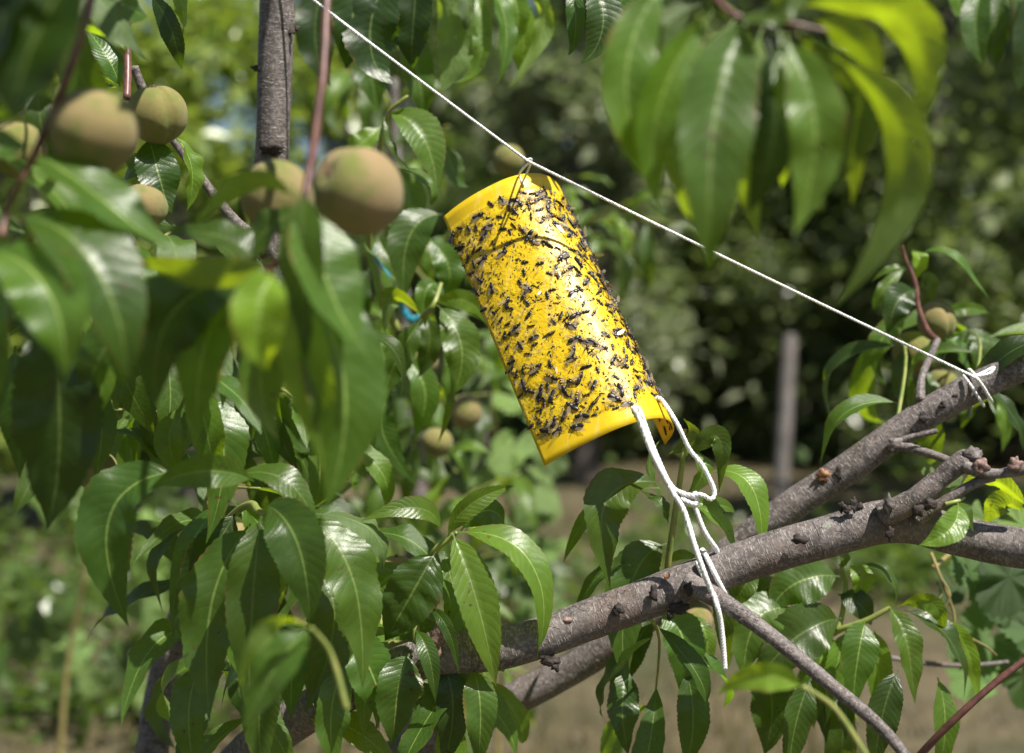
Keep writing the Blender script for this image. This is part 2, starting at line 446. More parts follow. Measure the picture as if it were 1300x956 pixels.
# short dry grass, uncountable
rng = random.Random(3)
gr = P(); gv = []; gf = []
for i in range(30000):
    d = 3.0 + 12 * rng.random() ** 1.2
    x = rng.uniform(-.5, .5) * d * .95; y = d
    clump = noise.noise(V((x * .9, y * .9, 5)))
    if clump < -.15 and rng.random() < .75: continue
    h = rng.uniform(.03, .09) * (1.5 if clump > .2 else 1); a = rng.uniform(0, 6.28); wv = rng.uniform(.003, .006)
    le = rng.uniform(-.05, .05), rng.uniform(-.05, .05)
    k = len(gv); z0 = -.01
    gv += [(x - math.cos(a) * wv, y - math.sin(a) * wv, z0), (x + math.cos(a) * wv, y + math.sin(a) * wv, z0), (x + le[0], y + le[1], h)]
    gf.append((k, k + 1, k + 2))
gr.add(gv, gf)
tag(gr.build("grass", M['grass'], smooth=False), "short dry grass and clover on the orchard floor", "grass", kind="stuff")

def leaf_cards(p, centre_fn, count, size, rng, aspect=.5, updroop=.3):
    """many small folded leaf faces, 2 quads each"""
    v = p.v; f = p.f; uv = p.uv; mi = p.mi
    for i in range(count):
        c = centre_fn(rng)
        if c is None: continue
        s = size * rng.uniform(.6, 1.35)
        d = V((rng.gauss(0, 1), rng.gauss(0, 1), rng.gauss(-updroop, .7))).normalized()
        up = V((rng.gauss(0, .7), rng.gauss(0, .7), 1)); sd_ = d.cross(up)
        if sd_.length < .05: continue
        sd_.normalize(); n0 = sd_.cross(d)
        hw = s * aspect * .5
        k = len(v)
        v += [c, c + d * s, c + d * s * .45 + sd_ * hw + n0 * hw * .35, c + d * s * .45 - sd_ * hw + n0 * hw * .35]
        f += [(k, k + 2, k + 1), (k, k + 1, k + 3)]; uv += [(0, 0)] * 4; mi += [0, 0]

def bg_tree(name, label, px, d, rx, ry, z0, z1, mat, count, size, seed, cat="tree", group="trees and shrubs of the hedge beyond the orchard", clumps=26, fill=.8):
    rng = random.Random(seed)
    x = (px - 650) / F * d
    root = tag(empty(name, (x, d, 0)), label, cat, group)
    base = V((x, d, 0))
    top = base + V((rng.uniform(-.2, .2), rng.uniform(-.2, .2), z0 + (z1 - z0) * .75))
    tr = P(); mid = base.lerp(top, .5) + V((rng.uniform(-.15, .15), 0, 0))
    sp = [tuple(V(base) - V((0, 0, .1))), tuple(mid), tuple(top)]
    pts = [V(q) for q in cr(sp, 6)]; r0 = .035 + .022 * z1
    tube_geo(tr, pts, [r0 * (1 - .85 * i / (len(pts) - 1)) for i in range(len(pts))], 8, .12, seed, 4)
    tr.build("trunk", M['bark_bg'], root)
    cl = []
    for i in range(clumps):
        a = rng.uniform(0, 6.28); zz = rng.random() ** .8
        prof_ = math.sin(math.pi * min(max(.12 + .86 * zz, 0), 1)) ** .6
        rr = rng.random() ** .3 * prof_
        c = base + V((math.cos(a) * rx * rr, math.sin(a) * ry * rr, z0 + (z1 - z0) * zz))
        cl.append((c, rng.uniform(.16, .34) * rx))
    lb = P()
    for i in range(0, clumps, 3):
        st = pts[int(rng.uniform(.3, .95) * (len(pts) - 1))]; c = cl[i][0]
        q = [tuple(st), tuple(st.lerp(c, .5) + V((0, 0, -.08))), tuple(c)]
        pp = [V(z) for z in cr(q, 4)]
        tube_geo(lb, pp, [r0 * .32 * (1 - .8 * j / (len(pp) - 1)) for j in range(len(pp))], 5)
    lb.build("limbs", M['bark_bg'], root)
    def cf(r):
        c, s = r.choice(cl)
        q = V((r.gauss(0, 1), r.gauss(0, 1), r.gauss(0, .8)))
        if r.random() < fill: q = q.normalized() * (.75 + .4 * r.random())
        return c + q * s
    cw = P(); leaf_cards(cw, cf, count, size, rng)
    cw.build("crown", mat, root, smooth=False)
    return root
T_ = bg_tree
T_("leafy_tree", "sunlit yellow-green tree behind the two upper left peaches", 235, 9.0, 1.2, 1.1, .7, 3.7, M['bg_lime'], 6500, .15, 1, fill=.7)
T_("leafy_tree", "yellow-green tree at the far left edge behind the foreground leaves", -60, 8.0, 1.1, 1.0, .3, 4.5, M['bg_lime'], 6000, .11, 2)
T_("dark_tree", "dark tree behind the twig that carries two near peaches", 485, 14, 1.5, 1.4, .2, 6.4, M['bg_dark'], 10000, .12, 3)
T_("silver_leaved_tree", "pale grey-green tree above the yellow sticky sheet", 745, 11.5, 1.05, 1.0, .9, 5.4, M['bg_grey'], 9000, .17, 4)
T_("olive_tree", "olive green tree behind the big hanging leaves at upper right", 985, 15, 1.8, 1.3, .5, 7.4, M['bg_olive'], 6500, .21, 5, clumps=44)
T_("olive_tree", "olive green tree right of the big hanging leaves", 1200, 13.5, 1.7, 1.2, .4, 7.2, M['bg_olive'], 6500, .19, 6, clumps=44)
T_("olive_tree", "olive green tree at the far right edge", 1420, 14, 1.6, 1.3, .4, 6.0, M['bg_olive'], 7000, .2, 7, clumps=34)
T_("shade_tree", "leafy tree added out of view at the right to shade the ground", 1480, 8.0, 1.0, 1.2, .9, 5.4, M['bg_olive'], 8000, .16, 8, clumps=30)  # this and the next: unseen trees added to cast shade on the ground
T_("shade_tree", "farther leafy tree added out of view at the right to shade the ground", 1490, 9.6, 1.0, 1.2, .9, 5.0, M['bg_olive'], 8000, .16, 9, clumps=30)
for i, (px, d, lab) in enumerate(((-150, 17, "tall dark tree far off beyond the left edge"), (60, 19, "tall dark tree far behind the sunlit yellow-green tree"), (540, 18, "tall dark tree far behind the yellow sticky sheet"),
                      (720, 19.5, "tall dark tree far behind the pale grey-green tree"), (900, 18, "tall dark tree far off between sheet and wooden stake"), (1080, 19, "tall dark tree far behind the second yellow sheet"), (1260, 17, "tall dark tree far behind the right branch"), (1440, 17.5, "tall dark tree far off at the right edge"), (1640, 17, "tall dark tree far off beyond the right edge"))):
    T_("tall_tree", lab, px, d, 2.3, 1.3, .1, 6.4, M['bg_dark'], 9000, .27, 20 + i, clumps=50)
for i, (px, d, rx, h, mt, lab) in enumerate(((60, 13, 1.5, 1.5, 'bg_dark', "low dark shrub at left under the yellow-green trees"), (350, 14, 1.5, 1.7, 'bg_olive', "low olive shrub behind the upright limb"),
                         (600, 14, 1.6, 2.6, 'bg_olive', "low dark shrub behind the lower left edge of the sheet"), (850, 14, 1.5, 3.0, 'bg_olive', "rounded olive shrub between sticky sheet and wooden stake"),
                         (1030, 14.2, 1.4, 2.9, 'bg_olive', "dark shrub directly behind the wooden stake"), (1200, 13, 1.4, 2.6, 'bg_olive', "rounded olive shrub right of the wooden stake"), (1380, 13, 1.5, 2.6, 'bg_olive', "low dark shrub at the right edge under the hedge"))):
    T_("shrub", lab, px, d, rx, .8, .05, h, M[mt], 6000, .17, 40 + i, cat="shrub", clumps=30)

# weeds at ground level, uncountable
rng = random.Random(11)
wp = P()
spots = [((rng.uniform(-60, 420)), rng.uniform(4.2, 8.0)) for _ in range(16)] + [((rng.uniform(420, 1300)), rng.uniform(5.5, 9.0)) for _ in range(14)]
for px, d in spots:
    x = (px - 650) / F * d; hh = rng.uniform(.12, .38); rr = rng.uniform(.12, .3)
    leaf_cards(wp, lambda r: V((x + r.gauss(0, rr), d + r.gauss(0, rr), abs(r.gauss(0, hh * .6)) + .02)), 130, .09, rng, .75, -.1)
tag(wp.build("ground_cover", M['weed'], smooth=False), "patches of leafy green weeds on the orchard floor", "ground cover", kind="stuff")

# wooden stake
st = P(); pts, rad = px_curve([(1003, 431, 6.9, 7), (1002, 436, 6.9, 9.5), (997, 520, 6.8, 10), (990, 640, 6.7, 10.5), (984, 745, 6.6, 11), (982, 780, 6.55, 11)], 6)
tube_geo(st, pts, rad, 12, .06, 3, 9)
so = st.build("wooden_stake", M['post']); tag(so, "weathered grey wooden stake standing upright before the dark hedge", "stake")

# ================================================================== PEACH TREE
tree_base = at(150, 433 + F * 1.3 / 1.4, 1.4); tree_base.z = 0
tree = tag(empty("peach_tree", tree_base), "peach tree with grey branches and long glossy leaves filling the foreground", "tree")
def limb(name, spec, sides=18, rough=.05, mat='bark', n=10, parent=tree, seed=0.0, nscale=34):
    p = P(); pts, rad = px_curve(spec, n); tube_geo(p, pts, rad, sides, rough, seed, nscale)
    return p.build(name, M[mat], parent)
G0 = 433 + F * 1.3 / 1.42 + 20
limb("trunk", [(150, G0, 1.42, 52), (150, 1750, 1.41, 45), (160, 1400, 1.4, 42), (172, 1150, 1.4, 40), (180, 1080, 1.39, 34)], 20, .1, seed=1)
upright = limb("limb", [(172, 1150, 1.4, 32), (190, 980, 1.40, 22), (208, 855, 1.42, 18), (252, 715, 1.40, 16), (300, 555, 1.36, 17), (328, 400, 1.28, 20), (343, 220, 1.26, 21), (349, 90, 1.25, 22), (353, -40, 1.24, 22), (360, -300, 1.2, 18), (330, -700, 1.15, 12)], 20, .05, nscale=22, seed=2)
br2 = limb("limb", [(172, 1140, 1.39, 30), (330, 945, 1.24, 28), (520, 842, 1.14, 26), (640, 822, 1.125, 26), (740, 790, 1.12, 25.5), (870, 741, 1.115, 26), (960, 707, 1.11, 26), (1050, 681, 1.105, 26), (1140, 661, 1.10, 28), (1220, 681, 1.085, 25), (1320, 697, 1.06, 27), (1500, 690, 1.0, 26), (1700, 640, .95, 20)], 22, .05, n=16, nscale=22, seed=3)
br1 = limb("limb", [(172, 1160, 1.41, 28), (420, 1005, 1.37, 24), (690, 868, 1.33, 21), (775, 816, 1.31, 21), (880, 738, 1.29, 20), (985, 657, 1.27, 20), (1080, 592, 1.25, 20), (1190, 517, 1.23, 19.5), (1300, 464, 1.21, 19), (1450, 405, 1.16, 17), (1650, 360, 1.1, 14)], 20, .05, n=14, nscale=22, seed=4)
# overhead limbs (above the frame) that carry the near shoots
limb("limb", [(358, -250, 1.21, 14), (500, -330, 1.08, 12), (650, -300, .95, 10), (800, -190, .78, 9), (870, -90, .71, 7)], 10, .08, seed=5)
limb("limb", [(356, -200, 1.22, 13), (300, -230, 1.05, 11), (220, -170, .88, 8), (150, -80, .78, 6.5), (120, -20, .74, 6)], 10, .08, seed=6)
limb("limb", [(358, -280, 1.2, 13), (600, -260, 1.35, 12), (900, -210, 1.5, 10), (1250, -150, 1.6, 8), (1290, -100, 1.6, 6)], 10, .08, seed=7)
# side twigs of the two branches
limb("twig", [(872, 738, 1.10, 15), (893, 750, 1.092, 14), (930, 772, 1.085, 11.5), (985, 812, 1.07, 10), (1050, 866, 1.05, 9.5), (1120, 925, 1.03, 8), (1190, 1010, 1.01, 6)], 14, .10, seed=8, nscale=60)
limb("twig", [(1120, 655, 1.085, 17), (1160, 635, 1.075, 15), (1195, 607, 1.07, 13), (1222, 585, 1.065, 14), (1232, 579, 1.063, 10)], 14, .16, seed=9, nscale=50)
limb("twig", [(1222, 590, 1.06, 8), (1250, 601, 1.055, 7), (1285, 599, 1.05, 7), (1330, 585, 1.04, 6)], 10, .2, seed=10, nscale=60)
limb("twig", [(1165, 660, 1.075, 10), (1200, 636, 1.065, 7), (1240, 612, 1.06, 6), (1262, 606, 1.06, 5)], 10, .15, seed=11, nscale=60)
limb("twig", [(1140, 565, 1.225, 7), (1170, 573, 1.215, 6), (1200, 583, 1.20, 5.5), (1222, 592, 1.19, 4)], 9, .12, seed=12, nscale=60)
limb("twig", [(1138, 562, 1.225, 5), (1160, 554, 1.22, 4), (1190, 547, 1.215, 3.2)], 8, .1, seed=13)
limb("twig", [(1168, 508, 1.23, 7), (1170, 480, 1.25, 5), (1180, 455, 1.30, 4.5), (1190, 432, 1.34, 4.2)], 9, .1, seed=14, nscale=60)
limb("twig", [(170, 85, 1.15, 6), (195, 140, 1.16, 6), (262, 235, 1.17, 6.5), (300, 283, 1.18, 8), (325, 305, 1.20, 10), (345, 330, 1.25, 10)], 10, .1, seed=15, nscale=60)
# the pink cut stub on the lower branch
limb("twig", [(546, 828, 1.105, 13), (551, 812, 1.095, 10), (557, 801, 1.09, 9), (560, 796, 1.087, 6)], 14, .5, 'cut', seed=16, nscale=120)
# spurs, buds and scars
rng = random.Random(5)
def lump(name, px, py, d, rx, ry, mat, parent, seed, sz=.55):
    p = P(); v = []; f = []; nu, nv = 14, 10; c = at(px, py, d + (.0058 if mat == 'wound' else .0038 if mat == 'scar' else 0)); k = mpp(d)
    for j in range(nv + 1):
        for i in range(nu):
            th = math.pi * j / nv; a = 2 * math.pi * i / nu
            q = V((math.sin(th) * math.cos(a) * rx, math.sin(th) * math.sin(a) * min(rx, ry) * sz, math.cos(th) * ry)) * k
            q *= 1 + .8 * noise.noise(q * 330 + V((seed, 0, 0)))
            v.append(c + q)
    for j in range(nv):
        for i in range(nu): f.append((j*nu+i, j*nu+(i+1) % nu, (j+1)*nu+(i+1) % nu, (j+1)*nu+i))
    p.add(v, f); return p.build(name, M[mat], parent)
for i, (px, py, d, rx, ry, mt) in enumerate(((698, 838, 1.10, 12, 7, 'scar'), (705, 846, 1.10, 5, 6, 'scar'), (829, 752, 1.091, 5, 12, 'scar'), (846, 732, 1.09, 4, 4, 'wound'), (784, 774, 1.094, 7, 8, 'scar'),
        (862, 772, 1.095, 12, 7, 'scar'), (852, 778, 1.095, 6, 7, 'scar'), (875, 748, 1.085, 6, 9, 'scar'), (1045, 604, 1.238, 9, 8, 'wound'), (1064, 602, 1.236, 5, 9, 'scar'), (1172, 530, 1.212, 6, 6, 'scar'), (1196, 514, 1.211, 4, 5, 'scar'), (1213, 503, 1.21, 4, 4, 'scar'),
        (1015, 685, 1.078, 10, 6, 'scar'), (1130, 678, 1.072, 5, 9, 'scar'), (1128, 640, 1.07, 7, 10, 'bark'), (1236, 577, 1.058, 12, 9, 'bark'), (1246, 592, 1.052, 9, 8, 'cut'), (1290, 590, 1.045, 9, 9, 'cut'), (1075, 646, 1.085, 6, 6, 'scar'), (1083, 641, 1.085, 5, 9, 'scar'), (1068, 643, 1.088, 4, 8, 'scar'), (1092, 644, 1.09, 5, 5, 'scar'),
        (370, 40, 1.235, 6, 4, 'scar'), (378, 36, 1.23, 4, 3, 'scar'), (325, 87, 1.235, 6, 4, 'scar'), (345, 187, 1.235, 16, 9, 'scar'), (1136, 565, 1.222, 9, 9, 'bark'), (720, 788, 1.09, 5, 5, 'cut'), (940, 788, 1.06, 3.4, 3, 'scar'), (1010, 838, 1.045, 3, 3, 'scar'), (1165, 648, 1.05, 8, 7, 'scar'), (1180, 640, 1.055, 9, 7, 'scar'))):
    lump("bud_scar" if mt == 'scar' else ("bark_wound" if mt == 'wound' else "spur"), px, py, d, rx, ry, mt, tree, i * 3.7)

# ---------------------------------------------------------------- shoots with traced leaves
LEAFN = 0
def shoot(spec, leaves, mat='shoot_green', sides=8, fillers=()):
    global LEAFN
    p = P(); pts, rad = px_curve(spec, 8); tube_geo(p, pts, rad, sides, .08, LEAFN, 90)
    so = p.build("shoot", M[mat], tree)
    for r in leaves:
        (bx, by, mx, my, tx, ty, zb, zt, wpx, roll, tint) = r[:11]
        kw = r[11] if len(r) > 11 else {}
        zm = (zb + zt) / 2 + kw.get('bulge', -.012)
        b, m, t_ = at(bx, by, zb), at(mx, my, zm), at(tx, ty, zt)
        width = wpx * mpp(zm) * (.88 if zm > .9 else 1)
        LEAFN += 1
        rr = random.Random(LEAFN)
        hint = V(kw.get('hint', HINT))
        v, f, uv = leaf_geo(b, m, t_, width, hint.normalized(), R(roll), kw.get('twist', rr.uniform(-.35, .35)), kw.get('fold', rr.uniform(.15, .45)),
                            kw.get('ripple', rr.uniform(.04, .16)), kw.get('crinkle', .012), n=kw.get('n', 40), cols=8, seed=LEAFN)
        off = parent_world(so)
        o = mesh("leaf", [q - off for q in v], f, M['leaf'], so, uv)
        o.color = (tint, rr.random(), 0, 1)
    return so
# big blurred cluster, upper right, close to the lens
shoot([(868, -95, .71, 6), (890, -30, .70, 5.5), (920, 10, .70, 5), (955, 28, .70, 4.5), (1000, 30, .69, 4), (1050, 40, .69, 3)], [
    (850, -30, 795, 100, 838, 250, .72, .72, 72, 0, .4, dict(hint=(.1, -1, -.15), fold=.4)), (905, 15, 838, 130, 832, 262, .71, .72, 66, -5, .5, dict(hint=(.15, -1, 0), fold=.45)),
    (950, 22, 905, 165, 910, 348, .70, .67, 108, 0, .35, dict(hint=(.1, -1, .02), fold=.5)), (975, 50, 984, 165, 948, 272, .71, .72, 62, 10, .15, dict(hint=(0, -1, .2))),
    (995, 45, 1035, 165, 1005, 292, .69, .69, 82, 0, .6, dict(hint=(.05, -1, -.1), fold=.5)), (1055, 70, 1152, 205, 1056, 390, .69, .70, 66, 0, .72, dict(hint=(.6, .6, .45), fold=.3)),
    (1005, 10, 1152, 26, 1164, 168, .69, .71, 70, 0, .85, dict(hint=(.35, .6, .7), fold=.35)), (1035, 25, 1085, 52, 1120, 102, .72, .74, 55, 0, .6, dict(hint=(.4, .7, .5))),
    (1055, 80, 1088, 155, 1050, 238, .72, .74, 60, 0, .5, dict(hint=(.75, .6, .2))), (935, 22, 872, 150, 872, 300, .73, .73, 66, 0, .6, dict(hint=(.6, .7, .35))), (1010, 42, 1072, 135, 1078, 262, .73, .74, 58, 0, .75, dict(hint=(.7, .6, .35))), (968, 35, 944, 165, 965, 305, .74, .74, 62, 0, .75, dict(hint=(.55, .75, .3))), (890, 5, 812, 75, 792, 205, .74, .75, 62, 0, .45, dict(hint=(.3, .8, .4))), (990, 40, 1012, 150, 1050, 270, .70, .70, 50, 10, .5), (940, 20, 985, 15, 1030, -10, .70, .68, 40, 30, .8), (880, -10, 850, -20, 800, 40, .72, .74, 70, 0, .3),
    (1000, 40, 1000, 150, 985, 240, .73, .74, 60, 0, .7, dict(hint=(.75, .6, .2)))], 'shoot_red')
# upper left, very close
shoot([(120, -22, .74, 5.5), (108, 30, .73, 5.5), (88, 90, .73, 5.5), (60, 160, .74, 5.5), (42, 200, .74, 5), (12, 255, .73, 4.5), (2, 300, .72, 4)], [
    (95, -40, 42, 55, 15, 150, .62, .60, 140, 15, .1), (40, -70, 2, 30, -30, 120, .62, .6, 120, 40, .05), (65, 120, 30, 130, -30, 170, .72, .7, 50, 60, .15),
    (48, 195, 125, 250, 225, 335, .74, .73, 96, -22, .22, dict(fold=.35)), (22, 272, 118, 335, 168, 490, .72, .70, 118, -12, .2, dict(fold=.4)),
    (-10, 315, 62, 372, 82, 480, .70, .68, 100, 10, .3), (8, 300, -10, 400, 5, 500, .72, .74, 90, 40, .1), (60, 385, 76, 530, 64, 668, .86, .88, 118, 8, .12),
    (20, 440, 20, 520, 30, 600, .95, .97, 60, 30, .1), (45, 190, -10, 190, -60, 230, .75, .72, 60, 10, .2), (5, 300, 40, 400, 140, 470, .76, .76, 90, -30, .25)], 'shoot_red')
shoot([(130, -60, .86, 4), (110, -30, .86, 3.5), (98, -10, .86, 3)], [(100, -25, 142, 18, 185, 78, .86, .88, 84, 155, .3, dict(crinkle=.03)), (120, -40, 150, 0, 190, 20, .9, .92, 60, 30, .2)])
shoot([(150, -60, 1.1, 4), (158, 20, 1.11, 4.5), (162, 70, 1.11, 5), (161, 125, 1.09, 5)], [
    (190, -10, 218, 40, 228, 92, 1.1, 1.1, 34, 40, .1), (152, 110, 136, 72, 110, 40, 1.12, 1.13, 42, 10, .08), (150, 108, 124, 92, 107, 70, 1.11, 1.12, 18, 40, .2), (153, 112, 130, 108, 112, 100, 1.12, 1.13, 20, 30, .4),
    (188, 172, 202, 222, 213, 266, 1.09, 1.08, 62, 5, .08, dict(fold=.2)), (220, 172, 243, 212, 237, 262, 1.11, 1.11, 46, -45, .55), (185, 190, 168, 215, 150, 235, 1.12, 1.13, 30, 0, .4), (215, -30, 232, 10, 230, 45, 1.14, 1.14, 30, 60, .5), (150, 60, 140, 20, 120, -20, 1.15, 1.15, 60, 20, .1)], 'shoot_red')
# the twig with two near peaches and its blurred leaves
shoot([(430, -200, .84, 6), (418, -60, .80, 5.5), (411, 80, .77, 5.5), (404, 140, .76, 5.5), (394, 212, .75, 6), (384, 262, .74, 4.5), (366, 315, .74, 4.5), (334, 350, .74, 4.5)], [
    (390, 262, 412, 350, 462, 455, .74, .73, 104, -15, .3), (370, 350, 436, 480, 414, 640, .75, .76, 118, -8, .22, dict(fold=.25)), (388, 245, 384, 330, 392, 450, .73, .73, 62, 30, .55),
    (365, 350, 392, 465, 412, 590, .73, .75, 72, 35, .55), (375, 252, 312, 232, 248, 288, .74, .76, 34, 0, .8, dict(hint=(.45, .6, .65), fold=.25)), (345, 330, 250, 350, 168, 318, .74, .76, 56, 0, .85, dict(hint=(.45, .6, .65), fold=.25)),
    (348, 345, 328, 400, 338, 470, .68, .68, 88, 0, 1., dict(fold=.8, hint=(.2, -.9, .4))), (340, 350, 268, 420, 250, 550, .78, .80, 92, 20, .2), (330, 350, 218, 400, 205, 525, .78, .79, 90, -20, .2),
    (335, 355, 190, 390, 150, 500, .80, .80, 90, 25, .2), (330, 340, 280, 300, 200, 300, .80, .82, 60, 10, .4), (350, 360, 330, 470, 350, 560, .82, .84, 70, -20, .4), (385, 270, 330, 300, 290, 380, .8, .82, 60, 20, .3),
    (260, 350, 150, 420, 110, 520, .84, .86, 84, 10, .2)], 'shoot_red')
# lower left group in focus
shoot([(250, 720, 1.22, 5), (290, 660, 1.10, 5), (318, 640, 1.06, 5), (335, 652, 1.03, 4.5), (395, 660, 1.03, 3.5)], [
    (228, 598, 140, 655, 163, 797, .97, .97, 100, 14, .10, dict(fold=.35)), (322, 610, 258, 598, 193, 618, .96, .93, 52, -35, .35), (232, 523, 282, 555, 266, 682, 1.06, 1.06, 78, -12, .25, dict(crinkle=.03)),
    (230, 515, 215, 560, 232, 602, 1.06, 1.06, 46, 20, .5), (300, 603, 362, 610, 402, 670, 1.02, 1.01, 50, -5, .45, dict(hint=(.3, -.7, .65), fold=.2)), (388, 655, 448, 735, 455, 868, 1.03, 1.02, 84, -4, .5, dict(fold=.15, hint=(.34, -.76, .55))),
    (336, 640, 378, 690, 393, 798, .99, .97, 84, 22, .22), (332, 655, 321, 760, 316, 905, 1.0, 1.0, 80, 0, .4, dict(fold=.35, hint=(.1, -.85, .5))), (318, 665, 268, 770, 270, 905, 1.04, 1.03, 92, 14, .28),
    (300, 650, 262, 715, 222, 790, 1.08, 1.08, 66, -12, .12), (402, 722, 424, 790, 392, 895, 1.07, 1.06, 86, -5, .6), (400, 652, 470, 672, 487, 724, 1.1, 1.1, 62, 150, .3), 
    (285, 640, 240, 700, 225, 800, 1.1, 1.12, 50, 30, .15), (300, 640, 345, 700, 340, 800, 1.1, 1.12, 60, 30, .3), (385, 800, 372, 845, 370, 910, 1.1, 1.1, 52, 10, .1), (330, 660, 300, 760, 290, 850, 1.08, 1.1, 50, -40, .3),
    (430, 800, 470, 850, 490, 930, 1.12, 1.1, 70, 20, .2), (350, 840, 330, 900, 335, 990, 1.05, 1.05, 57, 0, .3), (440, 840, 420, 910, 430, 990, 1.05, 1.05, 57, -20, .3), (260, 840, 240, 900, 250, 990, 1.08, 1.06, 57, 20, .25)])
shoot([(440, 900, .77, 4), (420, 830, .77, 3.5), (395, 797, .76, 3)], [(395, 797, 340, 800, 298, 875, .76, .76, 30, 0, .9, dict(hint=(.45, .6, .65), fold=.25)), (392, 800, 352, 845, 312, 925, .78, .77, 66, 25, .2)])
# shoot at the centre, in focus
shoot([(530, 830, 1.13, 5), (528, 770, 1.14, 4.2), (540, 722, 1.14, 4), (553, 698, 1.13, 4), (570, 685, 1.125, 3.5), (580, 676, 1.12, 2.5)], [
    (568, 682, 598, 640, 655, 617, 1.125, 1.14, 36, 40, 1.), (562, 676, 530, 645, 458, 662, 1.13, 1.09, 36, -40, .8, dict(hint=(.1, -.45, .9))), (574, 676, 605, 762, 630, 872, 1.12, 1.10, 66, 8, .85, dict(fold=.5, ripple=.04)),
    (580, 676, 672, 712, 690, 840, 1.12, 1.10, 56, -8, .55, dict(hint=(.34, -.76, .55), fold=.2)), (563, 700, 584, 775, 612, 875, 1.15, 1.15, 56, -8, .3, dict(ripple=.22, crinkle=.03)), (585, 674, 618, 648, 645, 668, 1.17, 1.2, 44, 20, .2),
    (545, 772, 568, 798, 582, 852, 1.1, 1.09, 20, 30, .15), (528, 800, 545, 835, 552, 890, 1.09, 1.08, 30, 10, .2), (553, 700, 522, 755, 488, 815, 1.11, 1.11, 84, -5, .3, dict(crinkle=.07)),
    (520, 722, 478, 748, 470, 798, 1.13, 1.13, 60, -10, .45, dict(crinkle=.06)), (600, 850, 610, 900, 605, 980, 1.12, 1.1, 50, 20, .3), (520, 830, 505, 880, 500, 950, 1.1, 1.1, 70, -10, .3), (560, 840, 575, 900, 560, 980, 1.13, 1.13, 50, 10, .2)])
# shoot behind the knotted cord
shoot([(842, 775, 1.2, 5), (846, 735, 1.18, 4.5), (850, 700, 1.17, 4.2), (858, 645, 1.16, 4), (866, 590, 1.16, 3.5), (870, 545, 1.16, 2.6)], [
    (840, 613, 768, 640, 783, 752, 1.15, 1.12, 72, 6, .55, dict(fold=.45, hint=(.34, -.76, .55))), (838, 620, 762, 642, 714, 716, 1.17, 1.2, 34, 30, .35), (848, 664, 838, 638, 815, 628, 1.17, 1.19, 24, 10, .5), (846, 690, 800, 745, 790, 870, 1.2, 1.2, 74, 10, .28),
    (880, 645, 912, 660, 938, 705, 1.17, 1.18, 40, -20, .5), (905, 598, 955, 620, 966, 705, 1.17, 1.15, 50, -5, .6, dict(hint=(.34, -.76, .55))), (868, 585, 912, 556, 910, 628, 1.16, 1.15, 34, 30, .6), (866, 570, 892, 595, 872, 628, 1.16, 1.15, 38, -25, .6),
    (868, 532, 876, 558, 848, 578, 1.16, 1.17, 30, 0, .8, dict(hint=(.45, .6, .65), fold=.25)), (846, 716, 866, 704, 888, 713, 1.19, 1.19, 15, 20, .75), (838, 775, 868, 815, 864, 885, 1.2, 1.2, 66, 5, .15), (805, 712, 762, 730, 728, 782, 1.2, 1.21, 30, 35, .25),
    (830, 785, 800, 830, 775, 890, 1.24, 1.25, 44, 20, .1), (880, 780, 898, 815, 892, 865, 1.25, 1.25, 26, 0, .5), (930, 690, 920, 770, 925, 855, 1.2, 1.2, 34, 35, .75), (960, 700, 945, 745, 922, 768, 1.2, 1.2, 34, -10, .5), (846, 640, 825, 600, 832, 560, 1.2, 1.22, 22, 40, .4),
    (858, 640, 905, 640, 940, 650, 1.18, 1.2, 26, 10, .7), (800, 850, 790, 900, 800, 960, 1.22, 1.2, 50, 0, .2), (870, 850, 880, 910, 870, 980, 1.2, 1.2, 50, 20, .2)])
# shoot at the lower right
shoot([(1010, 870, 1.3, 5), (1040, 820, 1.28, 4.5), (1065, 800, 1.26, 4), (1095, 790, 1.25, 4), (1130, 772, 1.24, 3)], [
    (1066, 732, 1015, 738, 975, 775, 1.26, 1.25, 72, -5, .3, dict(fold=.2, hint=(.34, -.76, .55))), (1068, 785, 1012, 808, 960, 868, 1.25, 1.22, 82, -10, .45), (1005, 772, 960, 790, 944, 862, 1.25, 1.23, 76, 12, .4), (1128, 770, 1152, 820, 1157, 890, 1.24, 1.22, 46, 4, .75, dict(fold=.5)),
    (1148, 775, 1205, 812, 1230, 888, 1.25, 1.24, 46, -20, .35), (1140, 770, 1185, 768, 1196, 812, 1.25, 1.24, 28, 50, .8), (1098, 790, 1090, 830, 1080, 900, 1.24, 1.23, 58, 0, .25), (1078, 718, 1094, 735, 1085, 765, 1.27, 1.27, 36, 10, .7),
    (1095, 716, 1128, 730, 1142, 775, 1.26, 1.25, 26, -20, .4), (1064, 755, 1092, 768, 1108, 795, 1.27, 1.27, 40, 20, .2), (1068, 722, 1072, 705, 1060, 694, 1.27, 1.28, 16, 0, .8), (1195, 785, 1228, 825, 1240, 890, 1.27, 1.27, 28, 40, .85), (998, 742, 966, 750, 952, 775, 1.3, 1.32, 42, 0, .2),
    (1050, 800, 1040, 850, 1030, 920, 1.28, 1.28, 60, 10, .3), (1075, 800, 1060, 860, 1055, 930, 1.27, 1.27, 50, -20, .5), (1110, 800, 1115, 850, 1120, 930, 1.28, 1.28, 40, 20, .6), (960, 830, 980, 890, 970, 960, 1.25, 1.25, 70, 10, .3), (1140, 850, 1120, 910, 1110, 980, 1.2, 1.2, 50, 10, .3), (1030, 860, 1010, 920, 1000, 990, 1.22, 1.22, 50, -10, .3), (1190, 860, 1200, 920, 1190, 990, 1.24, 1.24, 43, 0, .4)])
limb("twig", [(1068, 716, 1.27, 2.6), (1074, 740, 1.27, 3), (1070, 775, 1.265, 3.4), (1064, 800, 1.26, 4)], 8, .05, 'shoot_green')
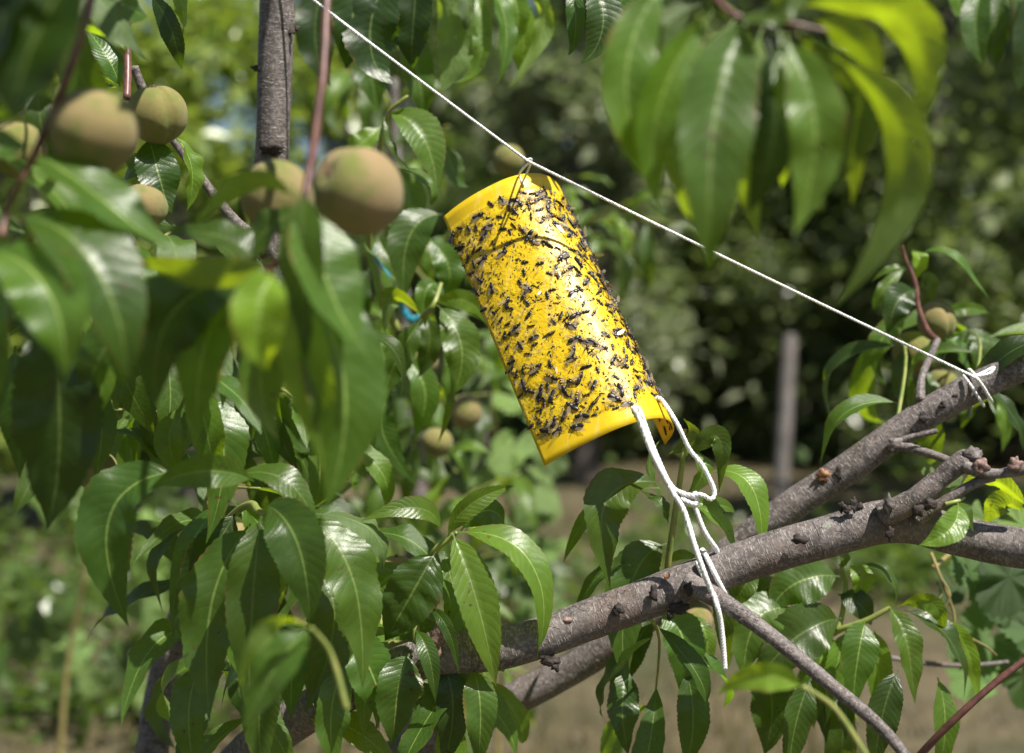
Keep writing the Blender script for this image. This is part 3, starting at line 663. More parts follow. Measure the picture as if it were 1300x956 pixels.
shoot([(1100, 960, .83, 4), (1060, 900, .83, 3.5), (1020, 872, .82, 3)], [(1020, 872, 968, 858, 915, 876, .82, .83, 40, -40, .85)])
limb("twig", [(1130, 835, 1.42, 3), (1175, 842, 1.42, 3.2), (1230, 845, 1.42, 3), (1280, 840, 1.42, 2.2)], 8, .1)
limb("twig", [(1120, 1010, 1.2, 5), (1200, 925, 1.16, 4.6), (1262, 868, 1.15, 4.4), (1310, 832, 1.15, 4.2)], 8, .1, 'shoot_red')
# right side shoot with a small peach
shoot([(1190, 432, 1.34, 4), (1178, 420, 1.38, 3.6), (1166, 390, 1.4, 3.4), (1162, 360, 1.41, 3.2), (1150, 330, 1.42, 2.6), (1145, 312, 1.42, 2)], [
    (1164, 368, 1138, 385, 1130, 430, 1.4, 1.38, 46, -8, .2), (1168, 322, 1212, 328, 1245, 380, 1.42, 1.4, 36, -20, .2), (1158, 318, 1168, 332, 1160, 355, 1.43, 1.43, 28, 0, .9), (1168, 368, 1180, 358, 1182, 388, 1.43, 1.43, 28, 20, .9),
    (1194, 428, 1216, 440, 1228, 478, 1.42, 1.42, 38, -10, .15), (1196, 402, 1226, 392, 1260, 398, 1.45, 1.46, 22, 30, .5), (1150, 398, 1120, 430, 1092, 475, 1.44, 1.44, 36, 10, .3), (1155, 440, 1143, 480, 1150, 530, 1.45, 1.45, 30, 20, .3), (1182, 430, 1192, 455, 1212, 470, 1.42, 1.42, 32, -20, .15),
    (1162, 345, 1132, 342, 1108, 358, 1.43, 1.43, 18, 20, .6), (1228, 432, 1250, 460, 1262, 525, 1.45, 1.46, 34, 20, .2), (1175, 470, 1180, 500, 1170, 540, 1.45, 1.45, 30, 0, .3), (1120, 420, 1110, 450, 1120, 490, 1.5, 1.5, 28, 0, .3), (1205, 440, 1240, 430, 1290, 450, 1.5, 1.5, 30, 0, .3), (1150, 340, 1120, 370, 1110, 400, 1.48, 1.48, 20, 0, .5),
    (1205, 480, 1225, 510, 1220, 545, 1.5, 1.5, 30, 20, .4), (1250, 500, 1275, 530, 1270, 570, 1.5, 1.5, 28, 20, .4)], 'shoot_red')
# behind, between the two near peaches and the sheet
shoot([(470, 560, 1.45, 5), (500, 470, 1.42, 4.5), (535, 405, 1.38, 4), (550, 388, 1.36, 3.5), (560, 360, 1.38, 2.5)], [
    (555, 387, 586, 440, 573, 505, 1.34, 1.32, 56, 10, .42, dict(ripple=.15)), (535, 405, 505, 455, 484, 505, 1.36, 1.36, 44, -30, .25), (550, 386, 592, 382, 617, 412, 1.36, 1.36, 30, 40, .65), (535, 402, 498, 378, 492, 425, 1.38, 1.37, 36, 0, .95, dict(hint=(.45, .6, .65), fold=.25)),
    (556, 360, 540, 372, 538, 415, 1.4, 1.4, 32, 0, .25), (575, 490, 570, 520, 558, 562, 1.35, 1.35, 14, 30, .7), (498, 500, 485, 545, 527, 615, 1.42, 1.42, 44, 20, .1), (470, 540, 450, 570, 470, 610, 1.42, 1.42, 40, 20, .2), (540, 400, 545, 440, 530, 480, 1.42, 1.42, 40, 20, .5), (510, 450, 540, 500, 520, 560, 1.46, 1.46, 46, 10, .2)])
shoot([(505, 420, 1.45, 5), (470, 320, 1.42, 4), (478, 220, 1.36, 3.5), (490, 150, 1.32, 3), (510, 128, 1.31, 2.5), (518, 122, 1.31, 2)], [
    (492, 142, 536, 172, 553, 240, 1.32, 1.31, 64, 5, .55, dict(fold=.4)), (488, 148, 495, 190, 530, 228, 1.31, 1.3, 26, -35, .4), (500, 212, 542, 232, 549, 265, 1.34, 1.33, 38, -25, .4), (562, 272, 520, 300, 514, 385, 1.42, 1.4, 62, 5, .22),
    (462, 308, 474, 345, 482, 395, 1.38, 1.38, 22, -40, .3), (480, 200, 470, 250, 500, 290, 1.42, 1.42, 44, 10, .35), (485, 160, 455, 185, 430, 200, 1.42, 1.42, 40, 0, .7), (540, 300, 570, 340, 560, 380, 1.46, 1.46, 46, 10, .2), (480, 300, 495, 330, 520, 360, 1.46, 1.46, 36, 10, .5), (500, 210, 520, 260, 500, 320, 1.5, 1.5, 50, 0, .3), (470, 340, 450, 390, 470, 440, 1.5, 1.5, 50, 0, .2), (565, 180, 575, 215, 590, 240, 1.5, 1.5, 36, 0, .25)])
# leaves hanging into the top of the frame
shoot([(420, -120, 1.3, 5), (520, -60, 1.42, 5), (600, -30, 1.45, 4.5), (680, -30, 1.45, 4)], [
    (545, -25, 575, 45, 560, 118, 1.45, 1.43, 74, 0, .5, dict(fold=.45, hint=(.4, .8, .3))), (588, -30, 594, 10, 590, 42, 1.42, 1.42, 32, 150, .3), (602, -15, 612, 60, 584, 114, 1.44, 1.43, 30, 20, .5), (614, -25, 642, 30, 632, 108, 1.44, 1.42, 38, -25, .25),
    (640, -25, 658, 20, 646, 66, 1.45, 1.45, 38, 30, .5), (665, -20, 690, 30, 648, 112, 1.46, 1.45, 32, 0, .8, dict(ripple=.3, hint=(.45, .7, .5))), (500, -40, 470, 40, 492, 112, 1.32, 1.32, 84, 10, .05), (450, -50, 448, 20, 438, 86, 1.32, 1.32, 76, -10, .05), (530, -40, 525, 30, 520, 90, 1.32, 1.32, 60, 30, .1), (510, 0, 530, 90, 540, 150, 1.5, 1.5, 50, 10, .2), (420, -40, 400, 40, 420, 110, 1.5, 1.5, 60, 10, .1),
    (480, 0, 470, 80, 485, 140, 1.55, 1.55, 60, 10, .15), (660, -10, 665, 50, 660, 100, 1.5, 1.5, 40, 30, .6)])
shoot([(700, -90, 1.2, 4), (730, -50, 1.19, 4), (760, -30, 1.18, 3)], [(722, -30, 731, 25, 724, 70, 1.18, 1.18, 28, 20, .1), (745, -35, 766, 25, 742, 82, 1.16, 1.15, 60, 0, .12), (770, -30, 790, 20, 770, 60, 1.17, 1.17, 40, 20, .15)])
shoot([(1290, -120, 1.6, 5), (1280, -60, 1.6, 4), (1270, -20, 1.6, 3)], [(1252, -30, 1238, 30, 1249, 84, 1.6, 1.58, 44, 30, .15), (1288, -20, 1300, 35, 1280, 104, 1.6, 1.58, 54, -10, .6), (1275, -20, 1262, 40, 1262, 92, 1.62, 1.62, 40, 20, .2), (1308, -30, 1304, 55, 1290, 116, 1.58, 1.58, 52, 10, .35), (1225, -40, 1218, 0, 1225, 35, 1.62, 1.62, 40, 10, .3), (1240, -40, 1250, 10, 1235, 50, 1.65, 1.65, 40, 10, .1)])
# around the fork at the right
shoot([(1200, 640, 1.06, 3), (1216, 636, 1.06, 2.5), (1224, 632, 1.07, 2)], [(1216, 638, 1206, 672, 1166, 692, 1.05, 1.03, 44, -20, .55, dict(hint=(.1, -.6, .8), crinkle=.04)), (1305, 645, 1258, 608, 1218, 624, 1.2, 1.22, 34, 0, .95, dict(hint=(.45, .6, .65), fold=.25)), (1298, 650, 1272, 640, 1250, 668, 1.22, 1.24, 44, 0, .95, dict(hint=(.45, .6, .65), fold=.25)), (1205, 636, 1225, 650, 1232, 672, 1.07, 1.06, 22, 20, .3)])

# ---------------------------------------------------------------- filler shoots of the same tree
def gshoot(a, b, n, seed, length=.13, tint=(.1, .5), parent=tree, mat='shoot_green', r=3.2, tip=True):
    rg = random.Random(seed)
    A, B = at(*a), at(*b); mid = A.lerp(B, .5) + V((rg.uniform(-.02, .02), rg.uniform(-.02, .02), .025))
    pts = [V(q) for q in cr([tuple(A), tuple(mid), tuple(B)], 5)]
    p = P(); tube_geo(p, pts, [r * mpp(a[2]) * (1 - .6 * i / (len(pts)-1)) for i in range(len(pts))], 6)
    so = p.build("shoot", M[mat], parent)
    T, N = frames(pts)
    for i in range(n):
        t = (i + .6) / n; k = min(int(t * (len(pts) - 1)), len(pts) - 2); base = pts[k].lerp(pts[k+1], t * (len(pts)-1) - k)
        ang = i * 2.4 + rg.uniform(-.4, .4); ax = T[k]; s_ = N[k] * math.cos(ang) + ax.cross(N[k]) * math.sin(ang)
        d = s_ * .9 + ax * .35 + V((0, 0, rg.uniform(-1.3, -.2)))
        up = V((rg.uniform(-.5, .5), -.55, .8)) + s_ * .3
        gen_leaf(so, base, d, up, length * rg.uniform(.75, 1.2), rg.uniform(*tint), rg)
    return so
G_ = [((330, 330, 1.22), (180, 330, 1.0), 8), ((320, 420, 1.28), (130, 430, 1.1), 8), ((300, 500, 1.3), (90, 480, 1.15), 8), ((290, 380, 1.25), (60, 330, .95), 8), ((310, 470, 1.3), (230, 470, 1.0), 6),
      ((290, 600, 1.3), (140, 520, 1.25), 6), ((260, 690, 1.32), (330, 620, 1.2), 7), ((240, 740, 1.3), (330, 720, 1.2), 7), ((380, 920, 1.2), (420, 780, 1.16), 7), ((340, 940, 1.2), (270, 830, 1.15), 7),
      ((480, 870, 1.16), (500, 760, 1.2), 6), ((330, 390, 1.27), (430, 420, 1.2), 6), ((310, 500, 1.29), (420, 560, 1.25), 6), ((40, 60, .85), (-30, 250, .85), 6), ((110, -10, .78), (40, 90, .95), 5),
      ((1000, 870, 1.34), (1090, 860, 1.3), 6), ((1230, 530, 1.23), (1230, 420, 1.5), 6), ((1140, 530, 1.24), (1110, 420, 1.55), 5), ((640, 850, 1.14), (560, 900, 1.2), 6), ((820, 780, 1.12), (830, 900, 1.25), 6), ((460, 870, 1.2), (440, 660, 1.25), 7), ((180, -150, .85), (60, -60, .9), 6), ((215, 850, 1.34), (330, 820, 1.3), 8), ((240, 760, 1.33), (420, 720, 1.35), 8), ((300, 560, 1.3), (400, 640, 1.4), 8), ((470, 880, 1.2), (610, 860, 1.3), 7), ((310, 480, 1.3), (60, 560, 1.4), 8)]
for i, (a, b, n) in enumerate(G_): gshoot(a, b, n, 200 + i)
# crown above the frame: unseen leaves added to shade the near leaves at left
def crown_stuff(parent, specs, seed, name="shade_foliage", n_leaf=9, mat='leaf'):
    rg = random.Random(seed); p = P(); gaps = [at(335, 400, .70), at(250, 335, .75), at(455, 240, .78), at(60, 60, .62), at(420, 470, .75)]
    for (x0, x1, y0, y1, z0, z1, count) in specs:
        for i in range(count):
            c = V((rg.uniform(x0, x1), rg.uniform(y0, y1), rg.uniform(z0, z1)))
            d = V((rg.gauss(0, .6), rg.gauss(0, .6), rg.uniform(-1.2, .1))); up = V((rg.gauss(0, .5), rg.gauss(0, .5), 1))
            # gaps shaped along the sun direction to light chosen leaves and fruit below
            if any(((c - g) - SUN * (c - g).dot(SUN)).length < .085 for g in gaps): continue
            me, lv, lf, lu = rg.choice(GEN); m = leaf_matrix(c, d, up, rg.uniform(.10, .15))
            p.add([m @ q for q in lv], lf, lu)
    o = p.build(name, M[mat], parent); o["kind"] = "stuff"; o.color = (.25, .5, 0, 1)
    return o
crown_stuff(tree, [(-.65, -.3, .40, .66, 1.62, 2.05, 50), (-.32, .05, .40, .66, 1.60, 1.95, 105)], 77)

# ---------------------------------------------------------------- peaches
def peach_mesh(seed, el=1.0):
    rg = random.Random(seed); v = []; f = []; nu, nv = 36, 22
    for j in range(nv + 1):
        th = math.pi * j / nv
        for i in range(nu):
            a = 2 * math.pi * i / nu
            r = 1.0
            da = abs(((a + math.pi) % (2 * math.pi)) - math.pi)
            r -= .12 * math.exp(-(da / .13) ** 2) * math.sin(th) ** .7
            r += .03 * math.exp(-((da - .42) / .3) ** 2) * math.sin(th)
            r -= .16 * math.exp(-(th / .28) ** 2)
            if th > 2.8: r += .05 * (th - 2.8) / .34
            q = V((math.sin(th) * math.cos(a), math.sin(th) * math.sin(a), math.cos(th) * el)) * r
            q *= 1 + .02 * noise.noise(q * 1.6 + V((seed, 0, 0)))
            v.append(tuple(q))
    for j in range(nv):
        for i in range(nu): f.append((j*nu+i, (j+1)*nu+i, (j+1)*nu+(i+1) % nu, j*nu+(i+1) % nu))
    m = bpy.data.meshes.new("peach"); m.from_pydata(v, [], f); m.materials.append(M['peach'])
    m.polygons.foreach_set("use_smooth", [True] * len(m.polygons)); m.update()
    return m
def fuzz_mesh():
    rg = random.Random(9); v = []; f = []
    for i in range(5200):
        n = V((rg.gauss(0, 1), rg.gauss(0, 1), rg.gauss(0, 1))).normalized(); t = n.orthogonal().normalized(); t = Matrix.Rotation(rg.uniform(0, 6.28), 3, n) @ t
        k = len(v); h = rg.uniform(.02, .055); b = n * .965
        v += [b - t * .0028, b + t * .0028, b + n * (h + .02) + t * rg.uniform(-.025, .025)]; f.append((k, k+1, k+2))
    m = bpy.data.meshes.new("fuzz"); m.from_pydata([tuple(q) for q in v], [], f)
    k = NT('peach fuzz'); p_ = k.bsdf((.40, .36, .24), .7); tr = k.n("ShaderNodeBsdfTranslucent"); k.put(tr.inputs[0], (.38, .32, .18))
    ms = k.n("ShaderNodeMixShader"); k.put(ms.inputs[0], .5); k.put(ms.inputs[1], p_); k.put(ms.inputs[2], tr.outputs[0]); m.materials.append(k.done(ms.outputs[0]))
    return m
FUZZ = fuzz_mesh()
PM = [peach_mesh(1, 1.0), peach_mesh(2, .94), peach_mesh(3, 1.08)]
stm = P(); tube_geo(stm, [V((0, 0, .78)), V((.01, 0, .88)), V((.02, .01, .95))], [.12, .08, .09], 8, .1)
stem_o = None
PE = [(120, 166, 56, .75, 1, (0, .15, 1.2), .55, "large blurred peach at upper left, nearest the camera"),
      (200, 145, 37.5, 1.08, 0, (.25, .15, -.85), .08, "sharp fuzzy green peach with a deep seam, upper left"),
      (455, 243, 55, .78, 2, (.2, -1.2, .6), .9, "blurred pinkish peach on the right side of the forked twig"),
      (352, 250, 47, .84, 0, (.3, .9, 2.), .7, "blurred peach on the left side of the forked twig, half hidden by leaves"),
      (182, 262, 30, 1.05, 1, (0, .3, .5), .6, "pink peach peeking out below the sharp green peach"),
      (22, 190, 36, .88, 0, (0, 0, 2), .4, "shaded brownish peach at the left edge beside the reddish twig"),
      (122, 597, 27, 1.22, 1, (.2, 0, 1), .3, "shaded peach at left behind the big drooping leaf tip"),
      (300, 688, 26, 1.16, 0, (0, .2, 2), .4, "shaded peach hidden among the lower left leaves"),
      (503, 726, 23, 1.26, 1, (0, 0, 1), .9, "reddish peach peeking out beside the crinkled leaf"),
      (508, 838, 27, 1.18, 2, (0, 0, 1), .4, "pale peach behind leaves at the bottom beside the cut branch stub"),
      (555, 561, 20, 1.75, 1, (.2, .2, 1), .1, "small pale peach hanging below the curled leaf left of the sheet"),
      (592, 522, 21, 1.8, 2, (.2, .4, 1), .45, "small pale peach close to the left edge of the sheet"),
      (646, 203, 20, 1.75, 0, (0, .2, 1), .2, "small green peach just above the sheet's top edge"),
      (1189, 408, 24, 1.42, 2, (.1, -.4, -1.2), .35, "small fuzzy peach on the upright twig at the right"),
      (1160, 446, 27, 1.5, 0, (0, 0, 2), .1, "shaded green peach hanging below the small right peach"),
      (1196, 488, 21, 1.5, 1, (0, 0, 2), .1, "shaded green peach touching the upper right branch"),
      (880, 784, 25, 1.3, 1, (.1, .2, .6), .8, "pale pink peach under the branch beside the cord's loose end"),
      (537, 458, 19, 1.62, 0, (0, 0, 1), .2, "small shaded peach among leaves left of the sheet's middle")]
for i, (px, py, r, d, k, rot, blush, lab) in enumerate(PE):
    o = link("peach", PM[k], None, at(px, py, d)); s = r * mpp(d); o.scale = (s, s, s); o.rotation_euler = rot; o.color = (blush, 0, 0, 1)
    tag(o, lab, "peach", "unripe peaches on the branches")
    if stem_o is None: stem_o = stm.build("stem", M['shoot_red'], None); so = stem_o
    else: so = stem_o.copy(); C.objects.link(so)
    so.parent = o; so.location = (0, 0, 0)
    fz = link("fuzz", FUZZ, o); fz["kind"] = "stuff"; fz.scale = (1, 1, (1.0, .94, 1.08)[k])

# ================================================================== STICKY SHEET
L0 = at(557, 262, 1.185); L1 = at(688, 584, 1.085)
AX = (L1 - L0); LEN = AX.length; AX.normalize()
p3 = V((.926, 0, .377)); p3 = (p3 - AX * p3.dot(AX)).normalized()
NB = p3.cross(AX).normalized()
if NB.y < 0: NB = -NB                                  # points away from the camera
SEC = [(0, 29), (22, 17), (48, 7.5), (75, 2), (98, 0), (122, 5), (142, 18), (156, 38), (165, 66), (168, 98), (164, 130), (154, 160)]
sec = cr(SEC, 10)
acc = [0]
for i in range(1, len(sec)): acc.append(acc[-1] + math.dist(sec[i], sec[i-1]))
def section(s):
    x = s * acc[-1]
    for i in range(1, len(acc)):
        if acc[i] >= x:
            t = (x - acc[i-1]) / (acc[i] - acc[i-1] + 1e-12)
            return tuple(sec[i-1][j] * (1-t) + sec[i][j] * t for j in (0, 1))
    return sec[-1]
K = mpp(1.135)
def surf(s, t):
    p, dd = section(s)
    # the top curls a little tighter than the bottom; slight waviness of the sheet
    p = p * (.985 + .03 * t); dd = dd * (1.10 - .18 * t)
    wav = .0007 * math.sin(s * 9 + t * 4)
    return L0 + p3 * (p * K) + NB * (dd * K - wav) + AX * (t * LEN)
def surf_n(s, t):
    e = .004
    du = surf(min(s+e, 1), t) - surf(max(s-e, 0), t); dv = surf(s, min(t+e, 1)) - surf(s, max(t-e, 0))
    n = dv.cross(du).normalized()
    c = L0 + p3 * (90 * K) + NB * (75 * K) + AX * (t * LEN)      # inside of the curl
    if n.dot(surf(s, t) - c) < 0: n = -n
    return n, dv.normalized()
NS, NTT = 70, 40
v = []; f = []; uv = []
for j in range(NTT + 1):
    for i in range(NS + 1):
        v.append(surf(i / NS, j / NTT) - L0); uv.append((i / NS, j / NTT))
for j in range(NTT):
    for i in range(NS):
        a = j * (NS + 1) + i; f.append((a, a + NS + 1, a + NS + 2, a + 1))
trap = mesh("sticky_trap", v, f, M['trap'], None, uv, loc=L0)
sm = trap.modifiers.new("thickness", 'SOLIDIFY'); sm.thickness = .0007; sm.offset = 0
tag(trap, "curled bright yellow plastic sheet covered in dead insects, hanging from white cord", "sticky trap")

# ---------------------------------------------------------------- insects
def ellipsoid(p, c, r, rot=None, nu=8, nv=6, mi=0):
    v = []; f = []; uv = []
    for j in range(nv + 1):
        th = math.pi * j / nv
        for i in range(nu):
            a = 2 * math.pi * i / nu
            q = V((math.cos(th) * r[0], math.sin(th) * math.cos(a) * r[1], math.sin(th) * math.sin(a) * r[2]))
            if rot: q = rot @ q
            v.append(V(c) + q); uv.append((i / nu, j / nv))
    for j in range(nv):
        for i in range(nu): f.append((j*nu+i, j*nu+(i+1) % nu, (j+1)*nu+(i+1) % nu, (j+1)*nu+i))
    p.add(v, f, uv, mi)
def insect(kind, seed):
    rg = random.Random(seed); p = P()
    sl = .75 if kind == 'wasp' else 1
    ellipsoid(p, (.30, 0, .13), (.13, .12, .11), nu=8)                     # head
    ellipsoid(p, (.08, 0, .15), (.20, .17 * sl, .15), nu=8)                # thorax
    b = rg.uniform(-.25, .25)
    ellipsoid(p, (-.27, -b * .12, .12), (.30, .16 * sl, .13), Matrix.Rotation(b, 3, 'Z'), 8, 8, 1)   # abdomen
    for s in (-1, 1):
        for x in (.16, .06, -.06):
            l = rg.uniform(.7, 1.25)
            k1 = V((x + rg.uniform(-.1, .1) + (x - .05) * .8, s * .26 * l, rg.uniform(.08, .26))); k2 = k1 + V((rg.uniform(-.12, .12) + (x - .05), s * .2 * l, rg.uniform(-.16, .02)))
            k2.z = max(k2.z, .01)
            tube_geo(p, [V((x, s * .1, .08)), k1, k2], [.026, .02, .013], 3, cap=False)
    return p
def wing_geo(s, spread, seed):
    rg = random.Random(seed); p = P(); v = []; n = 6
    a = math.pi - spread * 1.0
    d = V((math.cos(a), s * math.sin(a), rg.uniform(.0, .28))); sd_ = V((-d.y, d.x, 0)).normalized()
    o = V((.08, s * .11, .22))
    L_ = rg.uniform(.6, .8)
    for i in range(n + 1):
        t = i / n; wd = .13 * math.sin(math.pi * min(t * .8 + .12, 1)) ** .7
        v += [o + d * (L_ * t) + sd_ * wd, o + d * (L_ * t) - sd_ * wd]
    p.add(v, [(2*i, 2*i+1, 2*i+3, 2*i+2) for i in range(n)])
    return p
def to_mesh(p, name, mats):
    m = bpy.data.meshes.new(name); m.from_pydata([tuple(q) for q in p.v], [], p.f)
    for k in mats: m.materials.append(k)
    l = m.uv_layers.new(name="UVMap"); vi = [0] * len(m.loops); m.loops.foreach_get("vertex_index", vi); fl = []
    for q in vi: fl.extend(p.uv[q])
    l.data.foreach_set("uv", fl); m.polygons.foreach_set("material_index", p.mi); m.polygons.foreach_set("use_smooth", [True] * len(m.polygons)); m.update()
    return m
flyP = [insect('fly', i) for i in range(5)]; waspP = [insect('wasp', 30 + i) for i in range(3)]
FLY = [to_mesh(p, "fly", [M['fly'], M['fly']]) for p in flyP]; BFLY = [to_mesh(p, "fly", [M['fly'], M['fly_brown']]) for p in flyP[:2]]
WASP = [to_mesh(p, "wasp", [M['fly'], M['wasp']]) for p in waspP]
WING = [[to_mesh(wing_geo(s, sp, k), "wing", [M['wing']]) for s in (-1, 1)] for k, sp in enumerate((.25, .5, .9, .35))]
def stick(s, t, size, ang, inside=False, lift=.0004, tilt=0):
    n, ax = surf_n(s, t)
    if inside: n = -n
    X = Matrix.Rotation(ang, 3, n) @ ax; Y = n.cross(X)
    m = Matrix((X, Y, n)).transposed()
    if tilt: m = m @ Matrix.Rotation(tilt, 3, 'X') 
    m = m.to_4x4() @ Matrix.Diagonal((size, size, size * .62, 1)); m.translation = surf(s, t) + n * lift
    return m
rng = random.Random(21)
placed = []
def ok(s, t, r):
    x, y = s * acc[-1] * K, t * LEN
    for (a, b, q) in placed:
        if (a - x) ** 2 + (b - y) ** 2 < ((q + r) * .27) ** 2: return False
    placed.append((x, y, r)); return True
def dens(s, t):
    d = .5
    if t < .24: d += .55 * (1 - t / .3)
    if .74 < t: d += .25
    if s > .52: d += .35
    if s < .06: d += .3
    d += .75 * noise.noise(V((s * 23, t * 29, 2)))
    return d
def pick(size):
    for _ in range(300):
        s = rng.uniform(.01, .76); t = rng.uniform(.068, .938)
        if rng.random() < dens(s, t) and ok(s, t, size): return s, t
    return s, t
def zone(s, t):
    r = "upper end" if t < .27 else ("upper middle" if t < .5 else ("lower middle" if t < .75 else "lower end"))
    c = "left edge" if s < .2 else ("left half" if s < .36 else ("bright middle" if s < .5 else "right flank"))
    return " on the yellow sheet's " + r + ", " + c
def stuck(me, size, s, t, label, group, name, wings=None, inside=False):
    o = link(name, me)
    if not inside: label = label.replace(" on the yellow sheet", zone(s, t))
    o.matrix_world = stick(s, t, size, rng.uniform(0, 6.28), inside, tilt=rng.choice((0, 0, 0, .3, -.3, .9, 2.9)))
    tag(o, label, name, group)
    if wings:
        for wm in wings: link("wing", wm, o)
    return o
for i in range(22):
    s, t = pick(.013); stuck(rng.choice(WASP), rng.uniform(.011, .0145), s, t, "slender striped wasp stuck on the yellow sheet", "striped wasps stuck on the yellow sheet", "wasp", rng.choice(WING))
for i in range(120):
    sz = rng.uniform(.0098, .0142); s, t = pick(sz)
    stuck(rng.choice(FLY), sz, s, t, "large winged black fly stuck on the yellow sheet", "large flies stuck on the yellow sheet", "fly", rng.choice(WING))
for i in range(158):
    sz = rng.uniform(.0065, .0095); s, t = pick(sz)
    stuck(rng.choice(FLY + BFLY), sz, s, t, "small dark fly stuck on the yellow sheet", "small flies stuck on the yellow sheet", "fly")
for i in range(18):
    s, t = rng.uniform(.78, .97), rng.uniform(.86, .985)
    stuck(rng.choice(FLY + BFLY), rng.uniform(.006, .010), s, t, "dark fly stuck inside the curl of the yellow sheet", "flies stuck inside the curl", "fly", None, True)
# the rest, uncountable: gnats, legs, wings and crumbs
dp = P()
for i in range(850):
    s = rng.uniform(.0, .84); t = rng.uniform(.075, .93)
    if rng.random() > dens(s, t) + .15: continue
    src = rng.choice(flyP); m = stick(s, t, min(.0022 * math.exp(abs(rng.gauss(0, .55))), .0085), rng.uniform(0, 6.28), tilt=rng.choice((0, .6, 1.5, 2.9)))
    dp.add([m @ q for q in src.v], src.f, src.uv, rng.choice((0, 0, 0, 1)))
for i in range(1200):
    s = rng.uniform(.0, .86); t = rng.uniform(.075, .935)
    if rng.random() > dens(s, t) + .25: continue
    m = stick(s, t, rng.uniform(.0006, .0020), rng.uniform(0, 6.28))
    q = P()
    if rng.random() < .45: tube_geo(q, [V((-1.2, 0, .1)), V((0, rng.uniform(-.5, .5), .4)), V((1.2, 0, .1))], [.14, .16, .1], 3, cap=False)
    else: ellipsoid(q, (0, 0, .2), (rng.uniform(.4, 1), rng.uniform(.3, .6), .35), nu=5, nv=3)
    dp.add([m @ x for x in q.v], q.f, q.uv, rng.choice((0, 0, 1)))
for i in range(260):
    s = rng.uniform(.0, .82); t = rng.uniform(.08, .93); q = wing_geo(1, rng.uniform(0, 1), i)
    m = stick(s, t, rng.uniform(.004, .009), rng.uniform(0, 6.28), tilt=rng.uniform(-.5, .5))
    dp.add([m @ x for x in q.v], q.f, None, 2)
do = dp.build("insect_remains", [M['fly'], M['fly_brown'], M['wing']]); tag(do, "gnats and insect fragments strewn over the yellow sheet", "insects", kind="stuff")

# ================================================================== CORDS
def cord_geo(p, pts, r, pitch=.010, strands=3, jitter=0):
    """three twisted strands along a polyline of Vectors"""
    # resample evenly
    d = [0]
    for i in range(1, len(pts)): d.append(d[-1] + (pts[i] - pts[i-1]).length)
    L = d[-1]; n = max(int(L / (pitch / 7)), 6); q = []; k = 0
    for i in range(n + 1):
        x = L * i / n
        while k < len(d) - 2 and d[k+1] < x: k += 1
        t = (x - d[k]) / (d[k+1] - d[k] + 1e-12); q.append(pts[k].lerp(pts[k+1], min(max(t, 0), 1)))
    T, N = frames(q)
    for s in range(strands):
        c = []
        for i in range(n + 1):
            a = 2 * math.pi * (L * i / n / pitch + s / strands); B = T[i].cross(N[i])
            c.append(q[i] + (N[i] * math.cos(a) + B * math.sin(a)) * r * .42)
        tube_geo(p, c, [r * .62] * len(c), 6)
def crv(rows, n=10): return [V(q) for q in cr([tuple(r) for r in rows], n)]
hole_top = surf(.40, .035); nt, _ = surf_n(.40, .035)
hole_bot = surf(.45, .955); nb, _ = surf_n(.45, .955)
hole_sd = surf(.60, .93); nsd, _ = surf_n(.60, .93)
up = tag(empty("hanging_cord", at(1240, 485, 1.20)), "taut white cord running diagonally from top left down to the right branch", "cord")
A_ = at(352, -35, 1.225); B_ = at(671, 205, 1.135); B2 = at(1236, 478, 1.185)
sag = [A_.lerp(B_, i / 12) + V((0, 0, -.0006 * math.sin(math.pi * i / 12))) for i in range(13)] + [B_.lerp(B2, i / 16) + V((0, 0, -.0012 * math.sin(math.pi * i / 16))) for i in range(1, 17)]
p = P(); cord_geo(p, sag, .00135, .011); p.build("line", M['cord'], up)
p = P(); cord_geo(p, crv([B_ + V((.002, 0, 0)), hole_top + nt * .004 + AX * -.008, hole_top + nt * .0025 + AX * .004, hole_top - nt * .004, B_ + V((.003, .012, .002)), B_ + V((-.002, .003, .002))]), .0010, .009); p.build("loop", M['cord'], up)
def around(branch_px, d, r_px, a0, a1, slant, n=26, ax=None):
    c = at(*branch_px, d); r = r_px * mpp(d); ax = ax.normalized(); u = V((0, -1, 0)); u = (u - ax * u.dot(ax)).normalized(); w_ = ax.cross(u)
    return [c + (u * math.cos(a0 + (a1 - a0) * i / n) + w_ * math.sin(a0 + (a1 - a0) * i / n)) * r + ax * slant * (i / n - .5) for i in range(n + 1)]
ax1 = at(1300, 464, 1.21) - at(1190, 517, 1.23)
p = P(); cord_geo(p, around((1240, 492), 1.22, 24.5, -1.2, 7.6, .012, 40, ax1), .0015, .011)
p.build("loop", M['cord'], up)
p = P(); cord_geo(p, crv([B2, at(1243, 484, 1.186), at(1252, 497, 1.19)]), .0016, .011); cord_geo(p, crv([B2, at(1246, 474, 1.19), at(1262, 466, 1.2), at(1256, 474, 1.19), B2]), .0014, .011)
p.build("knot", M['cord'], up)

